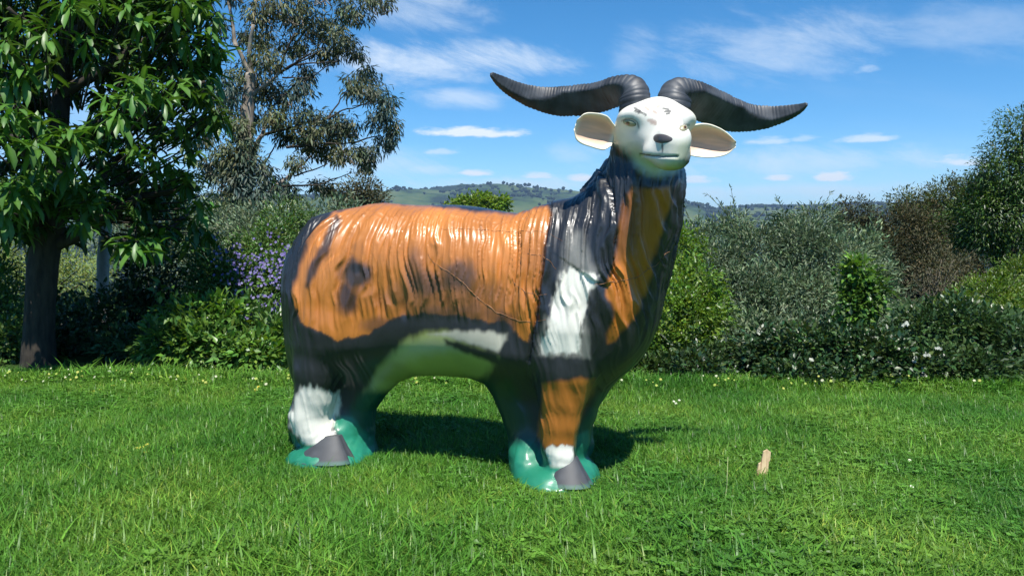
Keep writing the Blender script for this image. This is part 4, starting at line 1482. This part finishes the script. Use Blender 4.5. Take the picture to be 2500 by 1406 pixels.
def LP(px, py, rx, ry, Y, dz=None):
    m = ppx(Y)
    return (P(px, py, Y), (rx * m, (dz if dz else min(rx, ry)) * m, ry * m))


# ---- shrubs, left side, far to near
shrub('bush', 'grey-green leafy mass under the gum tree, behind the purple-flowered shrub', 'shrub', [LP(560, 570, 120, 70, 8.6), LP(690, 560, 120, 60, 8.4), LP(800, 545, 90, 55, 8.2), LP(620, 620, 150, 90, 8), LP(760, 640, 120, 110, 7.8), LP(860, 580, 70, 70, 7.8)], 17000, .06, LEAF_GREY, twigs=12, wid=.3, clump=.16, pal=[(1, 1, 1), (1.15, 1.1, .95), (.9, .95, 1.1)])
shrub('round_topped_bush', 'small brownish round-topped bush just above the goat rump', 'shrub', [LP(885, 462, 36, 34, 11), LP(855, 485, 34, 30, 11), LP(905, 490, 40, 36, 11), LP(870, 530, 70, 50, 11)], 5000, .055, LEAF_BROWN, wid=.4, clump=.12, stems=4)
shrub('flowering_shrub', 'dense shrub with clusters of purple flowers beside the goat rump', 'shrub', [LP(560, 650, 100, 70, 6.0), LP(660, 640, 90, 90, 5.9), LP(700, 720, 70, 110, 5.7), LP(600, 720, 110, 90, 5.7), LP(520, 700, 70, 80, 5.8), LP(640, 810, 110, 80, 5.5), LP(700, 560, 60, 60, 6.3)], 20000, .036, LEAF_MID, twigs=16, wid=.42, clump=.09, pal=[(1, 1, 1), (1.2, 1.0, 1.1), (.8, .95, 1.1)])
fs = bpy.data.objects['flowering_shrub']
fm = MB()
fb = np.array(fs.location)
for (x, y, n_, r_) in [(690, 720, 70, 32), (676, 770, 40, 30), (700, 680, 50, 25), (650, 650, 50, 34), (620, 645, 40, 30), (600, 690, 50, 40), (560, 640, 36, 30), (665, 590, 30, 24), (590, 640, 40, 30), (650, 760, 30, 30), (695, 640, 30, 18), (540, 600, 14, 20), (640, 800, 12, 22), (575, 745, 14, 24), (700, 740, 40, 22), (620, 670, 40, 40)]:
    for j in range(int(n_ * .7)):
        q_ = rng.normal(size=2) * r_ * .85
        c = P(x + q_[0], y + q_[1], rng.uniform(4.95, 5.25) + (.25 if y < 640 else 0)) - fb
        col = np.array([(.16, .135, .32), (.20, .175, .36), (.11, .09, .26), (.24, .22, .38)][int(rng.integers(0, 4))])
        k5 = 5
        a_ = np.arange(k5) / k5 * 2 * np.pi + rng.uniform(0, 6)
        nrm_ = norm(np.array([rng.normal() * .5, -1.0, rng.normal() * .5 + .3]))
        s1_ = norm(np.cross(nrm_, [0, 0, 1.0])); s2_ = np.cross(nrm_, s1_)
        dd = np.cos(a_)[:, None] * s1_ + np.sin(a_)[:, None] * s2_ + nrm_ * .25
        leaves(fm, np.tile(c, (k5, 1)), dd, np.tile(nrm_, (k5, 1)), rng.uniform(.008, .013), .9, np.tile(col, (k5, 1)), fold=.1, droop=.1)
fl = fm.build('flowers', FLOWER, fs); fl['kind'] = 'stuff'
shrub('broad_leaf_bush', 'bright green pointed-leaf bush low at the lawn edge, left of the goat rear leg', 'shrub', [LP(470, 790, 80, 50, 4.82), LP(550, 770, 60, 40, 4.92), LP(420, 850, 80, 55, 4.67), LP(520, 850, 90, 60, 4.67), LP(620, 870, 90, 50, 4.62), LP(680, 840, 50, 70, 4.82)], 5200, .060, LEAF_MID, twigs=10, wid=.45, clump=.08, outward=.9, pal=[(1, 1, 1), (1.35, 1.3, .9), (.9, 1, 1)], lo=.8, hi=1.5)
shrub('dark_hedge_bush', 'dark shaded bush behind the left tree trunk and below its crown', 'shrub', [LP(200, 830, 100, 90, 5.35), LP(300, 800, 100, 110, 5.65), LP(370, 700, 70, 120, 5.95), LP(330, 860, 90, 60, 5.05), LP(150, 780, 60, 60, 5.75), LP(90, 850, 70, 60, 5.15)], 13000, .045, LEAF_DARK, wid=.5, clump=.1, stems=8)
shrub('ivy_bush', 'mid green leafy bush at the far left, left of the trunk foot', 'shrub', [LP(-20, 780, 90, 120, 5.35), LP(20, 850, 70, 60, 4.95), LP(-100, 700, 100, 180, 5.55), LP(10, 700, 40, 60, 5.95)], 8000, .045, LEAF_MID, wid=.5, clump=.09)
shrub('pale_bush', 'pale yellow-green bush glimpsed between trunk and pale post', 'shrub', [LP(180, 690, 80, 90, 11), LP(30, 620, 60, 60, 11), LP(100, 700, 90, 100, 12), LP(270, 690, 60, 90, 12), LP(-60, 640, 100, 80, 12)], 9000, .07, LEAF_OLIVE, wid=.3, clump=.2, pal=[(1.2, 1.25, 1)], lo=.85, hi=1.3)
shrub('grey_bush', 'grey-green bush high behind the broad-leaved tree', 'shrub', [LP(430, 540, 110, 90, 9.5), LP(340, 560, 100, 90, 9.8), LP(470, 640, 110, 100, 8.5), LP(280, 520, 70, 50, 12)], 9000, .06, LEAF_GREY, wid=.35, clump=.16, pal=[(.85, .85, .85), (1, .95, .8)])
# pale trunk
pb = P(248, 765, 6.3)
pt = empty('bare_trunk', (pb[0], pb[1], 0))
tag(pt, 'pale bare trunk standing behind the bushes right of the dark tree trunk', 'tree trunk')
m_ = MB()
pp = np.array([[pb[0], pb[1], -.05], P(248, 765, 6.3), P(250, 700, 6.3), P(252, 640, 6.3), P(258, 560, 6.3), P(262, 480, 6.35)]) - np.array([pb[0], pb[1], 0])
tt = np.linspace(0, 5, 24)
m_.tube(np.stack([np.interp(tt, range(6), pp[:, k]) for k in range(3)], 1), np.interp(tt, range(6), [.060, .050, .044, .046, .045, .04]) * (1 + .08 * (fbm(tt * 3, 0, 0, 2, 77) - .5)), 14)
m_.build('trunk', BARK_PALE, pt)

# ---- centre: bright green tree far behind the back
shrub('round_green_tree', 'small bright green tree crown far behind the goat back', 'tree', [LP(1170, 508, 60, 30, 60), LP(1215, 505, 30, 22, 60), LP(1130, 515, 40, 26, 60), LP(1175, 540, 75, 40, 60)], 7000, .30, LEAF_LIME, wid=.6, clump=.45, stems=3, lo=.7, hi=1.2, stem_name='trunk', stem_r=.12)

# ---- right side, far to near
shrub('tall_gum_tree', 'tall dark green tree rising at the right edge', 'tree', [LP(2490, 330, 70, 70, 18), LP(2470, 430, 90, 90, 18), LP(2440, 530, 100, 100, 18), LP(2560, 420, 90, 140, 18), LP(2500, 620, 110, 90, 18), LP(2415, 440, 50, 70, 18), LP(2400, 540, 70, 90, 18), LP(2490, 520, 100, 130, 18.5), LP(2330, 560, 60, 60, 18.5)], 32000, .10, LEAF_MID, wid=.32, clump=.22, pal=[(.42, .5, .5), (.6, .65, .5), (.72, .7, .45)], droop_bias=.4, stems=9, stem_name='trunk', stem_r=.10, shell=.35)
shrub('olive_gum_tree', 'rounded olive-green tree top left of the tallest one on the right', 'tree', [LP(2330, 490, 70, 60, 21), LP(2270, 530, 60, 70, 21), LP(2380, 460, 50, 40, 21), LP(2230, 520, 50, 50, 21), LP(2300, 600, 110, 90, 21), LP(2200, 500, 40, 34, 21.5), LP(2380, 520, 80, 90, 21), LP(2310, 560, 90, 110, 21.5), LP(2240, 600, 80, 90, 21)], 26000, .10, LEAF_OLIVE, wid=.34, clump=.22, pal=[(.38, .46, .4), (.6, .6, .5), (.55, .46, .45)], stems=6, stem_name='trunk', stem_r=.1, shell=.35)
shrub('brown_tree', 'brown-leaved tree in the middle distance right of the grey-green bush', 'tree', [LP(2090, 530, 56, 44, 16), LP(2130, 570, 50, 50, 16), LP(2070, 570, 60, 50, 16), LP(2150, 640, 70, 70, 15.5), LP(2240, 640, 80, 80, 15.5), LP(2330, 680, 80, 60, 15), LP(2200, 560, 60, 60, 16), LP(2250, 560, 60, 60, 16)], 21000, .075, LEAF_BROWN, wid=.34, clump=.16, pal=[(.6, .62, .55), (.8, .7, .52), (.42, .5, .42)], stems=6, stem_name='trunk', stem_r=.06, shell=.35)
shrub('dark_green_tree', 'dark small tree top showing between grey-green bush and brown tree', 'tree', [LP(1915, 540, 30, 24, 22), LP(1900, 570, 34, 30, 22), LP(1930, 600, 50, 50, 22)], 3500, .10, LEAF_DARK, wid=.4, clump=.25, stems=3, stem_name='trunk', stem_r=.06)
shrub('yellow_green_bush', 'bright yellow-green feathery bush at the right edge', 'shrub', [LP(2420, 740, 110, 70, 9.5), LP(2330, 770, 80, 50, 9), LP(2490, 690, 70, 60, 10), LP(2480, 800, 90, 70, 9), LP(2270, 800, 60, 50, 8.8)], 20000, .05, LEAF_LIME, wid=.3, clump=.11, pal=[(.6, .68, .5), (.85, .85, .65), (.42, .52, .42)], lo=.6, hi=1.25, shell=.4)
shrub('dry_twiggy_bush', 'bare grey twiggy bush in front of the brown tree', 'shrub', [LP(2290, 660, 60, 50, 10), LP(2250, 720, 50, 50, 9.8), LP(2340, 700, 60, 40, 10)], 2200, .05, LEAF_BROWN, wid=.25, clump=.14, stems=44, stem_mat=TWIG, stem_r=.009, pal=[(1.1, 1.05, 1.05)])
shrub('grey_green_bush', 'large grey-green willow-leaved bush behind the lawn, right of the goat neck', 'shrub',
      [LP(1760, 600, 100, 60, 6.6), LP(1740, 690, 90, 90, 6.2), LP(1850, 640, 90, 80, 6.3), LP(1830, 750, 110, 90, 5.9), LP(1960, 620, 90, 80, 6.3), LP(1990, 560, 60, 50, 6.6), LP(2040, 660, 90, 90, 6.2), LP(1950, 740, 110, 90, 5.9), LP(2060, 760, 90, 90, 5.8), LP(2130, 720, 60, 90, 6.2), LP(1800, 545, 30, 30, 6.7), LP(1700, 580, 40, 30, 6.7), LP(2110, 620, 50, 60, 6.5), LP(1850, 825, 100, 60, 5.3), LP(1980, 830, 110, 60, 5.3), LP(2100, 830, 90, 60, 5.3)],
      42000, .046, LEAF_GREY, twigs=70, wid=.26, clump=.085, pal=[(1, 1, 1), (1.25, 1.25, 1.15), (.62, .72, .66)], stems=26, stem_mat=TWIG, stem_r=.012, outward=.9)
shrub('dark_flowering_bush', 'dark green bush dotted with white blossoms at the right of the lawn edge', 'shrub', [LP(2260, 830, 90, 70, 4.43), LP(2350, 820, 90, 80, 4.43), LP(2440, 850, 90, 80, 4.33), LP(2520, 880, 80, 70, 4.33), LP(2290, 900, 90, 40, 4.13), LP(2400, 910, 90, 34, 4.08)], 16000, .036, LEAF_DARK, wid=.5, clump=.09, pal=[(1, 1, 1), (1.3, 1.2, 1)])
dfb = bpy.data.objects['dark_flowering_bush']
for (x, y) in [(2292, 850), (2262, 866), (2233, 877), (2252, 912), (2208, 790)]:
    m_ = MB()
    Yf = 4.05
    c0 = P(x, y, Yf) - np.array(dfb.location)
    for j in range(6):
        c = c0 + rng.normal(size=3) * .008
        k5 = 5; a_ = np.arange(k5) / k5 * 2 * np.pi
        nrm_ = norm(np.array([rng.normal() * .5, -1.0, .5])); s1_ = norm(np.cross(nrm_, [0, 0, 1.0])); s2_ = np.cross(nrm_, s1_)
        dd = np.cos(a_)[:, None] * s1_ + np.sin(a_)[:, None] * s2_ + nrm_ * .3
        leaves(m_, np.tile(c, (k5, 1)), dd, np.tile(nrm_, (k5, 1)), .009, .9, np.tile((.40, .42, .36), (k5, 1)))
    m_.build('blossom', FLOWER, dfb)
shrub('yellow_leaved_bush', 'bright lime-green bush directly right of the goat breast', 'shrub', [LP(1670, 620, 50, 60, 5.40), LP(1690, 700, 70, 70, 5.10), LP(1660, 780, 90, 80, 4.90), LP(1720, 760, 60, 70, 5.00), LP(1620, 850, 70, 60, 4.80), LP(1700, 850, 60, 50, 4.80), LP(1570, 880, 40, 40, 4.80)], 15000, .030, LEAF_LIME, wid=.5, clump=.07, twigs=8, pal=[(1, 1, 1), (.7, .85, .8), (.55, .7, .7)], lo=.6, hi=1.35)
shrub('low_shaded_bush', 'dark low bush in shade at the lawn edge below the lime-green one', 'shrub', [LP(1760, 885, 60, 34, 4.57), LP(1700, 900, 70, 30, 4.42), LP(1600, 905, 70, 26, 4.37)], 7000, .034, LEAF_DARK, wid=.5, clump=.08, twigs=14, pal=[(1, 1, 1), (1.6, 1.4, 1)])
shrub('broad_ground_cover', 'glossy round-leaved low plants spreading along the lawn edge under the grey-green bush', 'plant', [LP(1860, 880, 70, 56, 4.45), LP(1960, 872, 80, 62, 4.4), LP(2060, 872, 80, 62, 4.35), LP(2150, 882, 60, 56, 4.25), LP(2080, 925, 80, 20, 4.08), LP(1930, 922, 70, 18, 4.15), LP(1700, 912, 80, 14, 4.25), LP(2250, 928, 70, 20, 4.08)], 15000, .034, leaf_mat('leaf_waxy', (.032, .078, .026), .40, .2, .5, .25), wid=.62, clump=.10, twigs=26, warm=.3, pal=[(1, 1, 1), (1.7, 1.5, 1.1), (.6, .7, .7)])
shrub('small_leafy_shoot', 'young light green sapling in front of the grey-green bush', 'shrub', [LP(2090, 680, 34, 50, 5.0), LP(2120, 720, 40, 50, 5.0), LP(2080, 760, 30, 50, 4.95)], 1800, .045, LEAF_MID, wid=.55, clump=.07, pal=[(1.2, 1.3, .9), (.8, .9, .9)])
shrub('backing_shrub', 'mixed green shrubbery closing the lawn behind the statue', 'shrub', [LP(960, 800, 90, 110, 5.0), LP(1080, 790, 100, 120, 5.1), LP(1220, 800, 100, 120, 5.0), LP(1360, 780, 100, 120, 5.1), LP(1480, 790, 90, 120, 5.0), LP(860, 740, 80, 130, 5.6), LP(1150, 700, 140, 80, 6.2), LP(1400, 690, 130, 80, 6.2)], 11000, .042, LEAF_MID, wid=.42, clump=.09, pal=[(1, 1, 1), (.75, .85, .85), (1.2, 1.1, .8)])
# clumps off the sides so that the hedge line carries on beyond the frame
shrub('side_hedge', 'leafy green hedge mass continuing past the right edge', 'shrub', [LP(2700, 850, 130, 110, 4.50), LP(2850, 800, 140, 160, 4.60), LP(2650, 740, 130, 110, 5.60)], 8000, .045, LEAF_MID, wid=.45, clump=.12)
# ================================================================ lawn
gmat, n, l, b = nmat('grass_blades')
at = n.new('ShaderNodeAttribute'); at.attribute_name = 'tint'
g = n.new('ShaderNodeNewGeometry')
ns = n.new('ShaderNodeTexNoise'); ns.inputs['Scale'].default_value = 1.6; ns.inputs['Detail'].default_value = 4
l.new(g.outputs['Position'], ns.inputs['Vector'])
cr = n.new('ShaderNodeValToRGB')
els = cr.color_ramp.elements
els[0].position = .36; els[0].color = (.066, .212, .022, 1)
els[1].position = .66; els[1].color = (.160, .322, .036, 1)
e = els.new(.5); e.color = (.102, .266, .028, 1)
l.new(ns.outputs[0], cr.inputs[0])
mul = n.new('ShaderNodeMix'); mul.data_type = 'RGBA'; mul.blend_type = 'MULTIPLY'; mul.inputs['Factor'].default_value = 1
l.new(cr.outputs[0], mul.inputs['A']); l.new(at.outputs['Color'], mul.inputs['B'])
oi = n.new('ShaderNodeObjectInfo'); hs = n.new('ShaderNodeHueSaturation')
mr = n.new('ShaderNodeMapRange'); mr.inputs[3].default_value = .72; mr.inputs[4].default_value = 1.25
l.new(oi.outputs['Random'], mr.inputs[0]); l.new(mr.outputs[0], hs.inputs['Value']); l.new(mul.outputs['Result'], hs.inputs['Color'])
l.new(hs.outputs[0], b.inputs['Base Color'])
b.inputs['Roughness'].default_value = .42
b.inputs['Specular IOR Level'].default_value = .4
tr_ = n.new('ShaderNodeBsdfTranslucent'); l.new(hs.outputs[0], tr_.inputs['Color'])
mx = n.new('ShaderNodeMixShader'); mx.inputs[0].default_value = .34
l.new(b.outputs[0], mx.inputs[1]); l.new(tr_.outputs[0], mx.inputs[2]); l.new(mx.outputs[0], n['Material Output'].inputs['Surface'])


def blade(mb, p, a, h, w, lean, tint, segs=3):
    d = np.array([math.cos(a), math.sin(a), 0]); s = np.array([-d[1], d[0], 0])
    V, F = [], []
    for i in range(segs + 1):
        t = i / segs
        ww = w * (1 - t ** 1.6) * .5
        c = p + d * lean * t ** 1.8 + np.array([0, 0, h * (t - .22 * lean / max(h, .01) * t * t)])
        if i < segs:
            V += [c - s * ww, c + s * ww]
        else:
            V += [c]
    for i in range(segs - 1):
        F += [(2 * i, 2 * i + 1, 2 * i + 3), (2 * i, 2 * i + 3, 2 * i + 2)]
    i = segs - 1
    F += [(2 * i, 2 * i + 1, 2 * i + 2)]
    mb.add(np.array(V), np.array(F), tint)


tuft_coll = bpy.data.collections.new('grass_tufts')     # sources for the instancer, not in the scene
NTUFT = 14
for k in range(NTUFT):
    mb = MB()
    nb = 46
    clover = k >= NTUFT - 3
    for j in range(nb if not clover else 34):
        r = .065 * math.sqrt(rng.random()); th = rng.uniform(0, 6.28)
        p = np.array([r * math.cos(th), r * math.sin(th), -.004])
        h = rng.uniform(.020, .060) * (1.5 if rng.random() < .04 else 1)
        v = rng.uniform(.6, 1.35)
        t = np.array([v, v, v])
        u = rng.random()
        if u < .09:
            t = np.array([2.6, 1.55, 2.2]) * rng.uniform(.8, 1.2)      # dry straw coloured
        elif u < .20:
            t = np.array([1.5, 1.25, 1.2]) * v
        blade(mb, p, rng.uniform(0, 6.28), h, rng.uniform(.0026, .0066), h * rng.uniform(.15, 1.5), t)
    if clover:
        for j in range(16):
            r = .06 * math.sqrt(rng.random()); th = rng.uniform(0, 6.28)
            c = np.array([r * math.cos(th), r * math.sin(th), rng.uniform(.018, .038)])
            a0 = rng.uniform(0, 6.28)
            nrm_ = norm(np.array([rng.normal() * .35, rng.normal() * .35, 1.0]))
            for q3 in range(3):
                a = a0 + q3 * 2.094
                d = norm(np.array([math.cos(a), math.sin(a), .1])); s = norm(np.cross(nrm_, d))
                L_ = rng.uniform(.007, .011)
                V = np.array([c, c + d * L_ * .5 + s * L_ * .45, c + d * L_ + s * L_ * .25, c + d * L_ * .92, c + d * L_ - s * L_ * .25, c + d * L_ * .5 - s * L_ * .45])
                V[[1, 2, 4, 5], 2] += .0015
                mb.add(V, np.array([(0, 1, 2), (0, 2, 3), (0, 3, 4), (0, 4, 5)]), np.array([1.0, .95, 1.1]) * rng.uniform(.75, 1.25))
    o = mb.build('grass_tuft', gmat, coll=tuft_coll)

# tuft positions: the mown lawn as far as its edge, thinner out of the frame
NP = 26000
pts = []
xx = rng.uniform(-4.6, 4.6, NP * 3); yy = rng.uniform(.9, 5.0, NP * 3)
half = yy * .66 + .9
dist = yy
keep = (np.abs(xx) < half) & (yy < edge_y(xx) + .12 + .1 * fbm(xx * 3, 0, 0, 2, 3))
dens_ = np.clip(1.25 - dist * .11, .5, 1)
keep &= rng.random(len(xx)) < dens_
xx, yy = xx[keep], yy[keep]
cl_n = fbm(xx * 2.2, yy * 2.2, 0, 3, 91)
GPm = MB()
GPm.add(np.stack([xx, yy, np.zeros_like(xx)], 1), np.zeros((0, 3), int))
gme = bpy.data.meshes.new('grass')
gme.vertices.add(len(xx))
gme.vertices.foreach_set('co', np.stack([xx, yy, np.zeros_like(xx)], 1).astype(np.float32).ravel())
sel = np.where((cl_n > .50) & (rng.random(len(xx)) < .20), rng.integers(NTUFT - 3, NTUFT, len(xx)), rng.integers(0, NTUFT - 3, len(xx)))
scl = (.72 + .62 * fbm(xx * 1.7, yy * 1.7, 4, 3, 93)) * rng.uniform(.8, 1.25, len(xx))
for fx_, fy_ in [tuple(wor(np.array([a_, b_, 0.0]))[:2]) for a_, b_ in ((hr[0] - .03, VN), (hf[0] - .02, VN), (hr[0], -VN), (hf[0], -VN))]:
    dd_ = np.hypot(xx - fx_, yy - fy_)
    scl *= .52 + .48 * smooth(.12, .26, dd_)
# uncut longer grass along the far edge
scl *= 1 + .22 * smooth(2.7, 2.0, yy)
scl *= 1 + .75 * smooth(-.10, .10, yy - edge_y(xx)) * rng.random(len(xx))
for nm, tp_, arr in (('pick', 'INT', sel.astype(np.int32)), ('size', 'FLOAT', scl.astype(np.float32)), ('turn', 'FLOAT', rng.uniform(0, 6.28, len(xx)).astype(np.float32))):
    at_ = gme.attributes.new(nm, tp_, 'POINT'); at_.data.foreach_set('value', arr)
grass = bpy.data.objects.new('grass', gme)
sc.collection.objects.link(grass)
tag(grass, 'short green lawn grass with patches of clover around the statue', 'grass', kind='stuff')
ng = bpy.data.node_groups.new('lawn', 'GeometryNodeTree')
ng.interface.new_socket('Geometry', in_out='INPUT', socket_type='NodeSocketGeometry')
ng.interface.new_socket('Geometry', in_out='OUTPUT', socket_type='NodeSocketGeometry')
N_, K_ = ng.nodes, ng.links
gi, go = N_.new('NodeGroupInput'), N_.new('NodeGroupOutput')
mtp = N_.new('GeometryNodeMeshToPoints')
ci = N_.new('GeometryNodeCollectionInfo'); ci.inputs['Collection'].default_value = tuft_coll
ci.inputs['Separate Children'].default_value = True; ci.inputs['Reset Children'].default_value = True
iop = N_.new('GeometryNodeInstanceOnPoints'); iop.inputs['Pick Instance'].default_value = True


def named(nm, ty):
    q_ = N_.new('GeometryNodeInputNamedAttribute'); q_.data_type = ty; q_.inputs['Name'].default_value = nm
    return q_.outputs['Attribute']


cx = N_.new('ShaderNodeCombineXYZ')
K_.new(named('turn', 'FLOAT'), cx.inputs[2])
K_.new(gi.outputs[0], mtp.inputs['Mesh']); K_.new(mtp.outputs['Points'], iop.inputs['Points'])
K_.new(ci.outputs[0], iop.inputs['Instance']); K_.new(named('pick', 'INT'), iop.inputs['Instance Index'])
K_.new(cx.outputs[0], iop.inputs['Rotation']); K_.new(named('size', 'FLOAT'), iop.inputs['Scale'])
K_.new(iop.outputs[0], go.inputs[0])
md = grass.modifiers.new('lawn', 'NODES'); md.node_group = ng

# ---- small things in the grass
# weathered wood splinter standing in the lawn
cp = on_ground(1853, 1185)
ch = MB()
prof = [(-.018, 0), (.015, 0), (.019, .05), (.017, .085), (.020, .088), (.019, .115), (.008, .122), (-.004, .116), (-.006, .082), (-.013, .078), (-.017, .04)]
K = len(prof)
for sgn_ in (1, -1):
    pass
V = np.array([(x + z * .16, s_ * .004 + z * .10, z - .01) for s_ in (-1, 1) for x, z in prof])
Fq = [(k, (k + 1) % K, K + (k + 1) % K, K + k) for k in range(K)]
ch.add(V, np.array(Fq), (.62, .44, .27))
cc_ = V[:K].mean(0), V[K:].mean(0)
ch.add(np.concatenate([V[:K], cc_[0][None]]), np.array([(k, (k + 1) % K, K) for k in range(K)])[:, ::-1], (.66, .47, .29))
ch.add(np.concatenate([V[K:], cc_[1][None]]), np.array([(k, (k + 1) % K, K) for k in range(K)]), (.62, .44, .27))
WOODM, n, l, b = nmat('raw_wood')
tc = n.new('ShaderNodeTexCoord'); mp = n.new('ShaderNodeMapping'); mp.inputs['Scale'].default_value = (90, 90, 6)
ns = n.new('ShaderNodeTexNoise'); ns.inputs['Scale'].default_value = 2; ns.inputs['Detail'].default_value = 5
l.new(tc.outputs['Object'], mp.inputs[0]); l.new(mp.outputs[0], ns.inputs['Vector'])
cr = n.new('ShaderNodeValToRGB'); cr.color_ramp.elements[0].color = (.42, .26, .14, 1); cr.color_ramp.elements[1].color = (.72, .55, .32, 1)
cr.color_ramp.elements[0].position = .3; cr.color_ramp.elements[1].position = .62
l.new(ns.outputs[0], cr.inputs[0]); l.new(cr.outputs[0], b.inputs['Base Color']); b.inputs['Roughness'].default_value = .8
wo = ch.build('wood_splinter', WOODM, smooth_shade=False)
wo.location = cp
tag(wo, 'pale splinter of raw wood stuck upright in the lawn, right of the statue', 'wood piece')

sm = MB()
sp0 = on_ground(1766, 1250)
top = P(1777, 1115, sp0[1] - .02) - sp0
sm.tube(np.stack([np.array([0, 0, 0]), top * .5 + np.array([.004, 0, 0]), top]), [.0013, .0011, .0006], 5, (.45, .50, .22))
so = sm.build('grass_stalk', tint_mat('stalk', .6))
so.location = sp0
tag(so, 'single tall pale straw stalk left of the wood splinter', 'stalk')


def flower(px, py, r, h, petals, col, core, label, cat, group, n_=1, spread=0):
    base = on_ground(px, py)
    root = MB()
    root.tube(np.array([[0, 0, -.005], [.002, 0, h * .5], [0, 0, h]]), [.0011, .001, .0008], 5, (.05, .12, .02))
    nr = norm(np.array([rng.normal() * .25, -.55, 1.0]))
    s1_ = norm(np.cross(nr, [1.0, 0, 0])); s2_ = np.cross(nr, s1_)
    a_ = np.arange(petals) / petals * 2 * np.pi
    dd = np.cos(a_)[:, None] * s1_ + np.sin(a_)[:, None] * s2_ + nr * .12
    c = np.array([0, 0, h])
    leaves(root, np.tile(c, (petals, 1)), dd, np.tile(nr, (petals, 1)), r, 7.0 / petals, np.tile(col, (petals, 1)), fold=.1, droop=.02)
    d2 = np.cos(a_ + .3)[:, None] * s1_ + np.sin(a_ + .3)[:, None] * s2_ + nr * .9
    leaves(root, np.tile(c + nr * .0008, (petals, 1)), d2, np.tile(nr, (petals, 1)), r * .4, .8, np.tile(core, (petals, 1)), fold=.1, droop=.02)
    o = root.build('lawn_flower', FLOWER)
    o.location = base
    tag(o, label, cat, group)


YEL, CORE, WHT = (.62, .60, .10), (.55, .30, .02), (.72, .74, .60)
yel = [(228, 962), (205, 958), (262, 935), (245, 958), (292, 935), (275, 948), (345, 1105), (362, 1098), (352, 1118), (335, 1108), (624, 958), (632, 950)]
for k, (x, y) in enumerate(yel):
    if k < 6:
        lb, grp = 'yellow daisy head in the far patch at the upper left of the lawn', 'yellow daisies in the far left patch'
    elif k < 10:
        lb, grp = 'yellow daisy head in the nearer clump left of the goat rear foot', 'yellow daisies in the near left clump'
    else:
        lb, grp = 'yellow daisy head just left of the goat rump shadow', 'pair of yellow daisies by the rump'
    flower(x, y + 12, .013, .034, 9, YEL, CORE, lb, 'flower', grp)
wht = [(1650, 990), (1658, 982), (1645, 985), (778, 1300), (1795, 1100), (2220, 1135), (2225, 1202), (985, 1360), (1806, 1370)]
for (x, y) in wht:
    if y < 995:
        lb, grp = 'tiny white clover head in the cluster on the far lawn right of the statue', 'white clover heads on the far lawn'
    elif x > 1500:
        lb, grp = 'tiny white clover head in the near grass on the right, around the wood splinter', 'white clover heads on the right'
    else:
        lb, grp = 'tiny white clover head in the foreground grass below the statue', 'white clover heads in the foreground'
    flower(x, y + 14, .0065, .036, 12, WHT, (.5, .55, .3), lb, 'flower', grp)
edge_f = MB()
for k in range(170):
    x = rng.uniform(-3.1, 2.8)
    if k > 90:
        x = rng.uniform(-3.2, -1.0)
    y = edge_y(x) + rng.uniform(-.12, .12)
    c = np.array([x, y, rng.uniform(.035, .085)])
    nr = norm(np.array([rng.normal() * .3, -.8, .8])); s1_ = norm(np.cross(nr, [1.0, 0, 0])); s2_ = np.cross(nr, s1_)
    a_ = np.arange(6) / 6 * 2 * np.pi
    leaves(edge_f, np.tile(c, (6, 1)), np.cos(a_)[:, None] * s1_ + np.sin(a_)[:, None] * s2_ + nr * .2, np.tile(nr, (6, 1)), rng.uniform(.004, .009), .9,
           np.tile([(.42, .44, .10), (.50, .52, .34), (.34, .42, .08)][int(rng.integers(0, 3))], (6, 1)))
    edge_f.tube(np.array([[x, y, 0], c]), [.001, .0008], 4, (.06, .14, .03), cap=False)
tag(edge_f.build('edge_wildflowers', FLOWER), 'tiny yellow and cream wildflowers along the far lawn edge', 'wildflowers', kind='stuff')

# ================================================================ air
hb = MB()
bx0, bx1, by0, by1, bz0, bz1 = -7200, 7200, -7200, 7200, float(Z.min()) - 1.0, float(max(Z.max(), 60)) + 30
hv = np.array([(x, y, z) for z in (bz0, bz1) for y in (by0, by1) for x in (bx0, bx1)])
hb.add(hv, np.array([(0, 2, 3, 1), (4, 5, 7, 6), (0, 1, 5, 4), (2, 6, 7, 3), (0, 4, 6, 2), (1, 3, 7, 5)]))
hm = bpy.data.materials.new('air'); hm.use_nodes = True
hm.node_tree.nodes.clear()
ho = hm.node_tree.nodes.new('ShaderNodeOutputMaterial')
pv = hm.node_tree.nodes.new('ShaderNodeVolumePrincipled')
pv.inputs['Color'].default_value = (.45, .66, 1.0, 1)
pv.inputs['Density'].default_value = HAZE_D
pv.inputs['Anisotropy'].default_value = .2
hm.node_tree.links.new(pv.outputs[0], ho.inputs['Volume'])
haze = hb.build('haze', hm, smooth_shade=False)
tag(haze, kind='stuff')
